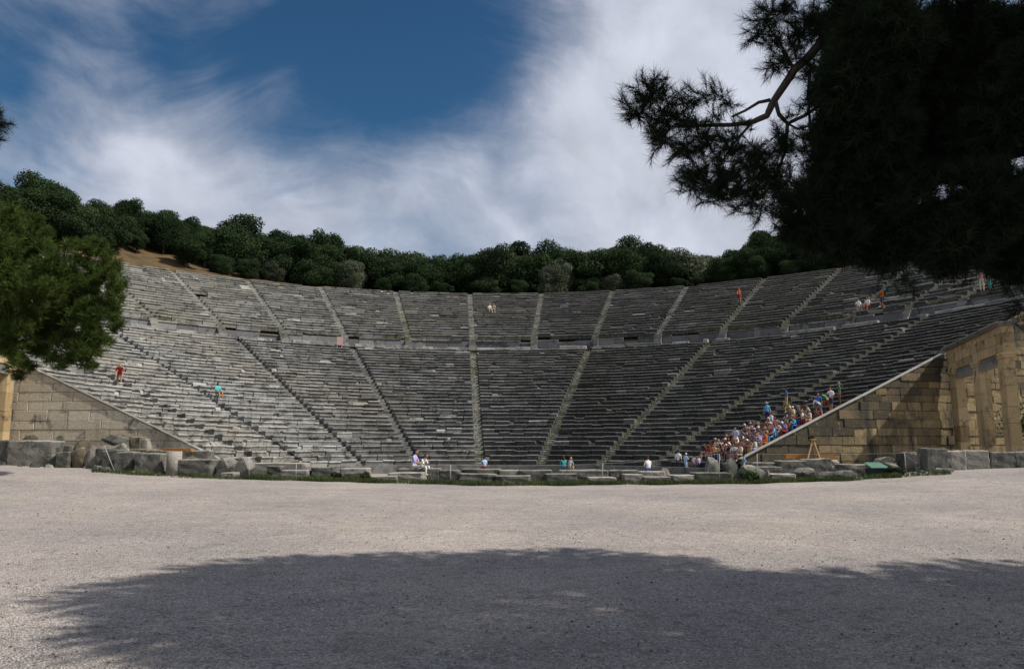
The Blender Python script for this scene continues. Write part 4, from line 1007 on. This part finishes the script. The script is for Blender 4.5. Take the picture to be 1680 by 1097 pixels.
def hill_tree(px, r, top, wid, mat, rowname, kindname):
    # walk along the ring of radius r to the bearing seen at px
    lo, hi = -70.0, 75.0
    for _ in range(40):
        m_ = (lo+hi)/2; z = hill(r, m_); q = proj((r*math.sin(R(m_)), r*math.cos(R(m_)), z))
        if q[0] < px: lo = m_
        else: hi = m_
    th = (lo+hi)/2; z = hill(r, th); P = Vector((r*math.sin(R(th)), r*math.cos(R(th)), z))
    D = (P-CAM).dot(FH); H = at(px, top, D).z-z
    H = max(2.0, H)/.92
    if not 195 < px < 345: P.z -= {'back': .08, 'middle': .07, 'front': .15, 'hindmost': .30}[rowname]*H
    root = empty('tree', P, random.uniform(0, 6.28)); root.scale = (wid*H if wid*H > 3 else 3, wid*H if wid*H > 3 else 3, H)
    c = bpy.data.objects.new('crown', random.choice(CROWNS)); COL.objects.link(c); c.parent = root; c.material_slots[0].link = 'OBJECT'; c.material_slots[0].material = M[mat]
    t = bpy.data.objects.new('trunk', random.choice(TRUNKS)); COL.objects.link(t); t.parent = root
    lab = '%s, %s row, ' % (kindname, rowname)
    tops = [proj(P3w(RT, R(u), ZT))[0] for u in UPP]
    k = min(range(len(tops)), key=lambda i: abs(tops[i]-px)); dx = px-tops[k]
    vis = [i for i in range(len(tops)) if tops[i] > 200]
    ordn = NUMW[max(0, k-vis[0])] if k-vis[0] < 15 else 'last'
    rel = 'straight above' if abs(dx) < 18 else ('just right of' if 0 < dx < 40 else ('just left of' if -40 < dx < 0 else ('well right of' if dx > 0 else 'well left of')))
    key = (kindname, rowname, rel, ordn); tree_n[key] = tree_n.get(key, 0)+1
    ext = {1: '', 2: ', next one', 3: ', third'}.get(tree_n[key], ', fourth')
    prop(root, lab+'%s the %s upper stair%s' % (rel, ordn, ext), 'tree', 'trees along the rim of the theatre')
    return root
def P3w(r, th, z): return (r*math.sin(th), r*math.cos(th), z)
random.seed(33)
kinds = {'leaf_dark': ['dark round evergreen', 'dense dark tree', 'dark broad evergreen'], 'leaf_mid': ['mid green bushy tree', 'lighter green tree'], 'leaf_olive': ['silvery green olive like tree', 'pale grey green tree']}
def pick():
    m_ = random.choices(['leaf_dark', 'leaf_mid', 'leaf_olive'], [.70, .27, .03])[0]; return m_, random.choice(kinds[m_])
x = -70
while x < 1480:                                    # back row sets the skyline
    m_, kn = pick(); hill_tree(x, random.uniform(68, 74), sky_y(x)+random.choice([-5, -1, 3, 8, 14]), random.uniform(.85, 1.35), m_, 'back', kn); x += random.uniform(30, 52)
x = -60
while x < 1480:
    m_, kn = pick()
    top = sky_y(x)+random.choice([2, 7, 12, 18])
    if 215 < x < 335: top = sky_y(x)+random.uniform(4, 16); hill_tree(x, random.uniform(69, 72), top, .95, m_, 'middle', kn)
    else: hill_tree(x, random.uniform(62.5, 66), top, random.uniform(.95, 1.3), m_, 'middle', kn)
    x += random.uniform(36, 58)
x = -40
while x < 1480:                                    # scattered low growth right behind the last row of seats
    m_, kn = pick()
    if not (205 < x < 340) : hill_tree(x, random.uniform(60.5, 62), sky_y(x)+random.uniform(34, 58), random.uniform(1.0, 1.4), m_, 'front', kn)
    x += random.uniform(34, 80)
for px_, ty in ((68, 276), (84, 286), (209, 321), (300, 349), (462, 362), (531, 364), (922, 386), (1061, 386), (1262, 362)): hill_tree(px_, random.uniform(66, 70), ty, .8, 'leaf_dark', 'middle', 'taller narrow dark tree')
hill_tree(225, 66, 372, 1.0, 'leaf_dark', 'middle', 'bare slope edge tree'); hill_tree(335, 65, 372, 1.0, 'leaf_dark', 'middle', 'dark slope end tree'); hill_tree(265, 74, 350, 1.4, 'leaf_dark', 'back', 'dark upper slope tree')
x = 350
while x < 1480:                                    # deeper in the wood: closes the view under the crowns
    m_, kn = pick(); hill_tree(x, random.uniform(77, 82), sky_y(x)+random.uniform(14, 24), 1.5, 'leaf_dark', 'hindmost', 'shaded dark tree'); x += random.uniform(44, 60)
hill_tree(912, 60.5, 418, 1.0, 'leaf_olive', 'front', 'palest grey green bush'); hill_tree(571, 61, 412, 1.0, 'leaf_olive', 'front', 'soft olive green bush')
hill_tree(305, 61.8, 378, 1.1, 'leaf_dark', 'front', 'small dark tree with forked bare trunk')

# needles ------------------------------------------------------------
def tufts(C, A, nn, ln, wd, rg, spread=.9):
    """fans of thin needles at centres C along axes A"""
    n = len(C); C = np.repeat(C, nn, 0); A = np.repeat(A, nn, 0); t = np.repeat(rg.random(n), nn)
    off = rg.random((n*nn, 1)); C = C+A*(off-.5)*ln*1.1
    d = A*.75+rg.normal(size=(n*nn, 3))*spread*.62; d /= np.linalg.norm(d, axis=1)[:, None]
    s = np.cross(d, rg.normal(size=(n*nn, 3))); s /= np.linalg.norm(s, axis=1)[:, None]
    l = ln*rg.uniform(.7, 1.15, (n*nn, 1))
    V = np.stack([C-s*wd*.5, C+s*wd*.5, C+d*l], 1).reshape(-1, 3)
    return V, np.arange(3*n*nn).reshape(-1, 3), np.clip(t*.6+rg.random(n*nn)*.4, 0, 1)
def blob_points(discs, dens, tuftr, rg, depth_of, thick=.8):
    Cs = []; As = []
    for (px, py, rp) in discs:
        D = depth_of(px, py); c = np.array(at(px, py, D)); rad = max(.05, (rp-tuftr)/F*D)
        n = max(3, int(dens*(rp/40)**2))
        d = rg.normal(size=(n, 3)); d /= np.linalg.norm(d, axis=1)[:, None]; q = rg.random(n)**.4
        Cs.append(c+d*(rad*q)[:, None]*np.array([1, thick, 1])); a = d+rg.normal(size=(n, 3))*.45+np.array([0, 0, -.05]); As.append(a/np.linalg.norm(a, axis=1)[:, None])
    return np.concatenate(Cs), np.concatenate(As)
def sprays(discs, k, ln, wd, nn, rg, depth_of, bias, thick=.8, step=.035):
    Cs, As, SV, SF = [], [], [], []; nb = 0
    for (px, py, rp) in discs:
        D = depth_of(px, py); c = np.array(at(px, py, D)); rad = rp/F*D
        for _ in range(max(3, int(k*(rp/30)**2))):
            d = rg.normal(size=3)*np.array([1, thick, 1])+np.array(bias); d /= np.linalg.norm(d)
            s0 = c+rg.normal(size=3)*rad*.33; L_ = max(.1, rad*rg.uniform(.5, 1.0)-ln*.45)
            m = max(3, int(L_/step)); q = np.linspace(.15, 1, m); bend = np.array([0, 0, .10*L_])
            P = s0+d*L_*q[:, None]+bend*(q**2)[:, None]
            Cs.append(P); a = np.repeat(d[None], m, 0)+np.array([0, 0, .18])*q[:, None]+rg.normal(size=(m, 3))*.12; As.append(a/np.linalg.norm(a, axis=1)[:, None])
            sd = np.cross(d, rg.normal(size=3)); sd = sd/np.linalg.norm(sd)*.005; s2 = np.cross(d, sd)
            SV += [s0-sd, s0+sd, P[-1], s0-s2, s0+s2, P[-1]]
    C = np.concatenate(Cs); A = np.concatenate(As); a = tufts(C, A, nn, ln, wd, rg, .75)
    SV = np.array(SV); return [a, (SV, np.arange(len(SV)).reshape(-1, 3), np.zeros(len(SV)//3))]
def merge(parts):
    Vs, Fs, Ts, o = [], [], [], 0
    for V, Fc, t in parts: Vs.append(V); Fs.append(Fc+o); Ts.append(t); o += len(V)
    return np.concatenate(Vs), np.concatenate(Fs), np.concatenate(Ts)
# the near pine: its trunk stands just outside the frame on the right
rg = np.random.default_rng(11)
def off(r_, f_, z_): p = CAM+Vector((math.cos(YAW), -math.sin(YAW), 0))*r_+FH*f_; return Vector((p.x, p.y, z_))
T0 = off(12.6, 7.5, 0)
npine = prop(empty('pine_tree', (T0.x, T0.y, gz(T0.x, T0.y))), 'huge dark overhanging pine filling the upper right corner', 'tree'); NO = npine.location.copy()
def Dn(px, py): return 9.2+(1250-px)*.0022 if px < 1400 else 8.8+.5*math.sin(px*.02+py*.013)
LEFT = [(1062,160,30),(1090,150,30),(1045,192,24),(1110,188,32),(1080,205,30),(1133,165,20),(1172,160,22),(1195,168,16),(1140,200,28),(1085,228,24),(1120,245,30),(1160,235,34),(1200,240,34),(1145,278,30),(1128,300,26),(1165,312,32),(1200,290,40),(1240,270,42),(1240,322,34),(1275,300,40),(1325,325,46),(1290,245,28),(1330,225,24),(1352,255,44),(1255,345,16),(1070,140,14),(1028,170,14),(1185,320,18),(1215,345,14),(1300,345,30),
        (1256,28,30),(1243,60,20),(1275,70,25),(1268,108,20),(1290,20,25),(1310,62,30),(1292,100,22),(1330,110,22),(1340,40,36),(1362,165,42),(1358,120,30),(1180,200,12),(1230,205,12),(1300,190,12),(1325,185,10),(1285,222,16)]
MASS = [(1440,80,86),(1560,80,90),(1650,80,76),(1420,220,80),(1530,220,96),(1640,220,84),(1400,335,74),(1500,350,84),(1600,340,80),(1655,400,56),(1560,400,56),(1450,400,50),(1345,380,34),(1300,375,24),(1390,395,40),(1400,40,60),(1400,130,60),(1690,150,90),(1690,300,80),(1665,430,34),(1385,60,26),(1372,110,22),(1378,330,30),(1330,372,30),(1365,215,34),(1362,300,40),(1350,150,26)]
FRINGE = [(1620,440,26),(1662,462,30),(1670,500,22),(1480,455,26),(1500,480,16),(1540,440,26),(1430,428,20),(1590,455,16),(1450,470,9),(1275,372,10),(1690,520,24)]
parts = []
parts += sprays(LEFT, 27, .16, .0056, 20, rg, Dn, (-.45, -.1, .05))
C, A = blob_points(MASS, 150, 10, rg, Dn, 1.3)
keep = []
for q in C:
    qx, qy = proj(q); keep.append(all((qx-a)**2+(qy-b)**2 > c*c for a, b, c in ((1545, 316, 20), (1512, 332, 14), (1580, 312, 12), (1668, 268, 22), (1655, 300, 12), (1672, 240, 14))))
keep = np.array(keep); C, A = C[keep], A[keep]
C, A = C, A; parts.append(tufts(C, A, 50, .17, .010, rg))
parts += sprays(FRINGE, 16, .15, .0045, 13, rg, Dn, (-.2, -.1, -.5))
parts2 = []
# crown above and beyond the frame (right, ahead, height, radius): it throws the big shade over the gravel
CROWN = [(3.9,8.0,9.4,1.2),(4.2,9.0,9.0,1.2),(5.2,9.3,9.6,1.7),(7.0,9.4,9.8,1.8),(8.8,9.8,10.0,1.8),(10.7,8.1,9.6,1.6),(12.3,8.1,9.6,1.6),(14.5,8.4,9.6,2.0),(9.2,10.2,9.0,1.0),
         (5.2,6.9,9.4,1.5),(7.0,6.6,10.4,2.2),(9.6,6.4,10.6,2.4),(12.4,6.0,10.6,2.4),(15,6,10,2.3),(7.4,4.6,10.2,1.5),(9.4,3.8,11,2.2),(11.4,3.2,11,2.6),(14,3,10.5,2.5),(10,1.4,11,2.2),(10.5,.5,11,2.6),(13.5,0,11,2.6),(17,7,9.6,2),(16.8,3.5,9.6,2.2),
         (9.2,7.6,7.4,1.6),(11,7.4,8,1.8),(13.5,7.5,7.6,1.8)]
lobes = []
for (a_, b_, z_, r_) in CROWN: p = off(a_, b_-.9, z_); lobes.append((p.x, p.y, p.z, r_))
lo = np.array(lobes)
n = 19000; w = lo[:, 3]**2; idx = rg.choice(len(lo), n, p=w/w.sum()); d = rg.normal(size=(n, 3)); d /= np.linalg.norm(d, axis=1)[:, None]
C = lo[idx, :3]+d*(lo[idx, 3]*rg.random(n)**.4)[:, None]*np.array([1, 1, .6])
parts.append(tufts(C, d, 16, .26, .04, rg))
V, Fc, t = merge(parts); V = V-np.array(NO)
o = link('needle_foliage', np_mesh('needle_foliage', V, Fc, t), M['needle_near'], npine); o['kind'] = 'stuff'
def limb(pts, r0, r1, parent, O, name='branch', mat=None):
    # smooth the polyline a little
    P = [Vector(p) for p in pts]; Q = [P[0]]
    for a, b in zip(P, P[1:]):
        for k in (1, 2, 3): Q.append(a.lerp(b, k/3)+(Vector((random.uniform(-1, 1), random.uniform(-1, 1), random.uniform(-1, 1)))*.012*(b-a).length if k < 3 else Vector()))
    m1 = MB(); n = len(Q); m1.tube([q-O for q in Q], [r0+(r1-r0)*i/(n-1) for i in range(n)], 8); return m1.build(name, mat or M['bark'], parent, smooth=True)
g0 = Vector((T0.x, T0.y, gz(T0.x, T0.y)-.1))
limb([g0, off(12.3, 7.5, 3), off(11.6, 7.3, 6.5), off(10.8, 6.8, 10.5)], .34, .14, npine, NO, 'trunk')
hub = off(11.7, 7.4, 6)
def a_(px, py): return at(px, py, Dn(px, py))
j1 = a_(1400, -10)
limb([hub, off(9, 8.2, 8.0), off(6.5, 8.9, 7.9), j1], .14, .065, npine, NO)
limb([j1, a_(1372, 40), a_(1330, 90), a_(1303, 115), a_(1280, 150), a_(1266, 172)], .065, .042, npine, NO)
limb([a_(1264, 164), a_(1245, 168), a_(1222, 182), a_(1200, 192)], .025, .014, npine, NO)
limb([a_(1266, 172), a_(1258, 190), a_(1235, 200), a_(1200, 205), a_(1150, 206), a_(1100, 208), a_(1062, 190)], .045, .010, npine, NO)
limb([a_(1272, 165), a_(1278, 188), a_(1292, 203), a_(1320, 190), a_(1345, 172)], .028, .02, npine, NO)
limb([a_(1292, 203), a_(1288, 250), a_(1270, 300), a_(1240, 330)], .025, .008, npine, NO)
limb([a_(1235, 200), a_(1200, 240), a_(1170, 290), a_(1150, 310)], .018, .006, npine, NO)
limb([a_(1330, 108), a_(1326, 150), a_(1328, 190), a_(1330, 225)], .022, .014, npine, NO)
limb([a_(1303, 115), a_(1285, 80), a_(1262, 45)], .02, .008, npine, NO)
limb([a_(1292, 203), a_(1310, 212), a_(1335, 205), a_(1360, 190)], .015, .01, npine, NO)
limb([a_(1320, 165), a_(1312, 160), a_(1304, 169)], .007, .004, npine, NO)
limb([hub, off(8.5, 8.0, 5.6), a_(1500, 300), a_(1400, 340)], .12, .03, npine, NO)
limb([hub, off(9, 6, 8.5), off(5.2, 7, 9.2)], .13, .03, npine, NO); limb([hub, off(13, 3, 9.5), off(9, .5, 11)], .13, .03, npine, NO); limb([hub, off(15, 7, 9), off(17, 6, 9.6)], .13, .03, npine, NO)
# middle distance pine on the left
rg = np.random.default_rng(12)
def Dl(px, py): return 27+1.2*math.sin(px*.05+py*.03)
p0 = at(-75, 740, 27); lpine = prop(empty('pine_tree', (p0.x, p0.y, gz(p0.x, p0.y))), 'sunlit bright green pine reaching in from the left edge', 'tree'); LO = lpine.location.copy()
LP = [(20,350,24),(45,365,24),(5,380,40),(60,395,32),(30,430,50),(85,430,34),(110,405,16),(130,400,14),(110,440,30),(140,425,28),(165,415,20),(150,400,14),(180,432,24),(60,480,52),(125,480,46),(165,465,36),(192,458,20),(190,485,18),(20,520,44),(85,530,44),(140,525,42),(175,510,28),(188,535,16),(60,560,34),(110,570,32),(150,565,32),(178,560,14),(85,588,18),(135,592,18),(150,600,9),(-40,420,80),(-50,530,70),(-90,470,90),(100,600,10),(10,470,50),(30,600,26),(95,490,50),(15,560,34)]
LP2 = []
for (px, py, rp) in LP:
    for _ in range(max(3, int(11*(rp/40)**1.3))):
        a_n = rg.uniform(0, 6.283); q = rg.random()**.5*rp*.78; LP2.append((px+q*math.cos(a_n), py+q*math.sin(a_n)*.85, rp*rg.uniform(.20, .36)+2))
C0, A0 = blob_points([(a, b, c*.92) for a, b, c in LP], 230, 4, rg, Dl, 1.1)
C, A = blob_points(LP2, 700, 3, rg, lambda a, b: Dl(a, b)+1.1*math.sin(a*.31)*math.cos(b*.27), .9); C = np.concatenate([C, C0]); A = np.concatenate([A, A0]); A = A*.8+np.array([.15, 0, .55])
parts = [tufts(C, A/np.linalg.norm(A, axis=1)[:, None], 12, .19, .019, rg, .7)]
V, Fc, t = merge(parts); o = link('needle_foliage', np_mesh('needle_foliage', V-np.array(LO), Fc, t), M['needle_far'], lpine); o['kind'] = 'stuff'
tt = at(-85, 560, 27)
limb([Vector((p0.x, p0.y, gz(p0.x, p0.y)-.1)), at(-78, 600, 27), at(-70, 480, 27), at(-40, 390, 27)], .28, .08, lpine, LO, 'trunk')
for q in ((60, 540), (130, 480), (40, 400), (150, 560), (60, 440)): limb([at(-78, 560, 27), at((q[0]-70)/2, (q[1]+560)/2, 27), at(q[0], q[1], Dl(*q))], .09, .02, lpine, LO)
# second pine close by on the left: only the tip of one bough enters the frame
p0 = off(-12, 7.5, 0); q0 = prop(empty('pine_tree', (p0.x, p0.y, gz(p0.x, p0.y))), 'pine of which only a dark bough tip shows at the left edge', 'tree'); QO = q0.location.copy()
C, A = blob_points([(-6,205,26),(-40,215,40),(-90,200,60),(-160,190,80),(-2,180,10),(-2,230,10)], 60, 9, rg, lambda a, b: 10); V, Fc, t = tufts(C, A, 50, .14, .006, rg)
o = link('needle_foliage', np_mesh('needle_foliage', V-np.array(QO), Fc, t), M['needle_near'], q0); o['kind'] = 'stuff'
limb([Vector((p0.x, p0.y, gz(p0.x, p0.y)-.1)), off(-11.8, 7.6, 4), off(-11.4, 8, 8)], .25, .1, q0, QO, 'trunk'); limb([off(-11.7, 7.7, 5), off(-9.6, 9, 5.6), at(-10, 205, 10)], .08, .015, q0, QO)

# ------------------------------------------------------------------ shrubs, grass, weeds, pebbles
def blades(pts, hmin, hmax, wd, rg):
    n = len(pts); P = np.array(pts); h_ = rg.uniform(hmin, hmax, n)[:, None]; a = rg.random(n)*6.283
    s = np.stack([np.cos(a), np.sin(a), np.zeros(n)], 1)*wd; ln = np.stack([rg.normal(size=n)*.35, rg.normal(size=n)*.35, np.ones(n)], 1)*h_
    V = np.stack([P-s, P+s, P+ln], 1).reshape(-1, 3); return V, np.arange(3*n).reshape(-1, 3), rg.random(n)
rg = np.random.default_rng(4); pts = []
EDGE = [(150, 771), (280, 778), (410, 783), (520, 787), (650, 790), (800, 792), (1000, 792), (1180, 791), (1300, 789), (1420, 786), (1500, 778), (1560, 778)]
def edge_y(px):
    for (a, ya), (b, yb) in zip(EDGE, EDGE[1:]):
        if a <= px <= b: return ya+(yb-ya)*(px-a)/(b-a)
    return 790
while len(pts) < 42000:
    px = rg.uniform(150, 1560)
    dens = .25 if px < 400 else (1 if px < 660 or 1140 < px < 1270 else .6)
    if px > 1480: dens = .12
    if rg.random() > dens*(.55+.45*math.sin(px*.05)*math.sin(px*.017)): continue
    D = 30.9+abs(rg.normal())*(1.3 if px < 660 else .9)+.15*math.sin(px*.08); p = at(px, 780, D); pts.append((p.x, p.y, gz(p.x, p.y)-.01))
V, Fc, t = blades(pts, .05, .24, .013, rg)
prop(link('grass', np_mesh('grass', V, Fc, t), M['grass']), 'strip of dark green grass along the foot of the ruins', 'grass', kind='stuff')
pts = []
for d in UPP:                                        # weeds in the joints of the upper stairs
    for k in range(int(rg.integers(900, 3200))):
        i = int(NU*2*rg.random()**1.8); r = RU+i*DRU/2+rg.uniform(.05, .3); s = rg.uniform(-SW, SW); th = R(d); q = Vector((math.sin(th), math.cos(th)))*r+Vector((math.cos(th), -math.sin(th)))*s
        pts.append((q.x, q.y, ZU+.1+i*DZU/2-DZU*.25))
for k in range(5000):
    th = R(rg.uniform(-55, 72)); 
    if math.sin(th*23)+math.sin(th*57) < .3: continue
    pts.append(P3w(RU-.1+rg.uniform(-.1, .3), th, ZU+.02))
for k in range(2500):
    th = R(rg.uniform(-60, 70)); i = int(rg.integers(0, NU)); pts.append(P3w(RU+i*DRU+rg.uniform(.4, .7), th, ZU+(i+1)*DZU-.03))
for d in LOW[4:]:
    for k in range(700):
        i = int(NL*2*rg.random()); r = RB+i*DR/2+rg.uniform(.05, .25); s = rg.uniform(-SW, SW); th = R(d); q = Vector((math.sin(th), math.cos(th)))*r+Vector((math.cos(th), -math.sin(th)))*s
        pts.append((q.x, q.y, ZB+.1+i*DZ/2-DZ*.25))
V, Fc, t = blades(pts, .06, .22, .03, rg)
prop(link('weeds', np_mesh('weeds', V, Fc, t), M['weed']), 'yellow green weeds growing in the stairs and joints of the upper tier', 'weeds', kind='stuff')
def shrub(px, py0, py1, D, w, label, mat='leaf_mid', n=900):
    p = at(px, py1, D); p.z = min(p.z, gz(p.x, p.y)) if D < 36 else p.z; h_ = at(px, py0, D).z-p.z; w = w/F*D
    lob = [(random.uniform(-.3, .3)*w, random.uniform(-.3, .3)*w, h_*random.uniform(.3, .75), random.uniform(.2, .34)*max(h_, w*.5)) for _ in range(7)]
    V, Fc, t = leaf_cloud(lob, n, .09, rg)
    root = prop(empty('shrub', p), label, 'shrub'); link('foliage', np_mesh('foliage', V, Fc, t), M[mat], root)
    m1 = MB(); m1.tube([(0, 0, -.1), (0, 0, h_*.5)], .025, 5); m1.build('stem', M['trunk'], root)
shrub(1232, 770, 788, 31.6, 50, 'low green bush in front of the sloping dark stone at the coping foot')
shrub(1330, 714, 724, 41, 16, 'tuft of dark leaves growing from the right wall above the tripod', 'leaf_dark', 300)
shrub(598, 772, 787, 31.8, 16, 'small yellow green bush left of the thin low slab'); shrub(552, 774, 786, 31.8, 18, 'small weed bush beside the isolated square block')
shrub(1468, 764, 778, 31.8, 30, 'small dark bush right of the green box', 'leaf_dark')
shrub(1690, 636, 742, 41, 60, 'dark overgrown shrub beside the gate at the right edge', 'leaf_dark', 2500)
# loose pebbles and pine litter on the gravel
rg = np.random.default_rng(9); n = 15000
D = 3.6+22*rg.random(n)**1.7; s = rg.uniform(-1, 1, n)*.72*D; base = np.array([(CAM+Vector((math.cos(YAW), -math.sin(YAW), 0))*float(a)+FH*float(b))[:] for a, b in zip(s, D)])
base[:, 2] = [gz(x, y) for x, y in base[:, :2]]
O8 = np.array([(1,0,0),(0,1,0),(-1,0,0),(0,-1,0),(0,0,1),(0,0,-1)], float); F8 = np.array([(0,1,4),(1,2,4),(2,3,4),(3,0,4),(1,0,5),(2,1,5),(3,2,5),(0,3,5)])
sz = .004+.011*rg.random(n)**2.5; sc = sz[:, None]*rg.uniform(.6, 1.4, (n, 3)); an = rg.random(n)*6.28
vv = O8[None]*sc[:, None, :]*(1+.25*rg.normal(size=(n, 6, 1)))
x_ = vv[:, :, 0]*np.cos(an)[:, None]-vv[:, :, 1]*np.sin(an)[:, None]; y_ = vv[:, :, 0]*np.sin(an)[:, None]+vv[:, :, 1]*np.cos(an)[:, None]
vv = np.stack([x_, y_, vv[:, :, 2]*.7], 2)+base[:, None]+np.array([0, 0, .004])
Fc = (F8[None]+6*np.arange(n)[:, None, None]).reshape(-1, 3)
M['pebble'] = simple('pebbles', [(0, (.06, .05, .045)), (.25, (.2, .18, .165)), (.7, (.38, .345, .32)), (1, (.55, .52, .48))], 3, .9, True)
prop(link('pebbles', np_mesh('pebbles', vv.reshape(-1, 3), Fc, np.repeat(rg.random(n), 8)), M['pebble']), 'loose pebbles scattered over the gravel forecourt', 'pebbles', kind='stuff')
pts = [(float(x), float(y), gz(x, y)+.01) for x, y in base[rg.choice(n, 500)][:, :2]]
P = np.array(pts); a = rg.random(len(P))*6.28; d = np.stack([np.cos(a), np.sin(a), 0*a], 1)*rg.uniform(.02, .06, (len(P), 1)); s = np.stack([-np.sin(a), np.cos(a), 0*a+.2], 1)*.004
V = np.stack([P-d-s, P+d-s, P+d*.8+s, P-d+s], 1).reshape(-1, 3)
prop(link('pine_litter', np_mesh('pine_litter', V, np.arange(len(V)).reshape(-1, 4)), M['bark']), 'dry pine needles and twigs lying on the gravel', 'litter', kind='stuff')
print('objects', len(S.objects), 'faces', sum(len(m.polygons) for m in bpy.data.meshes))
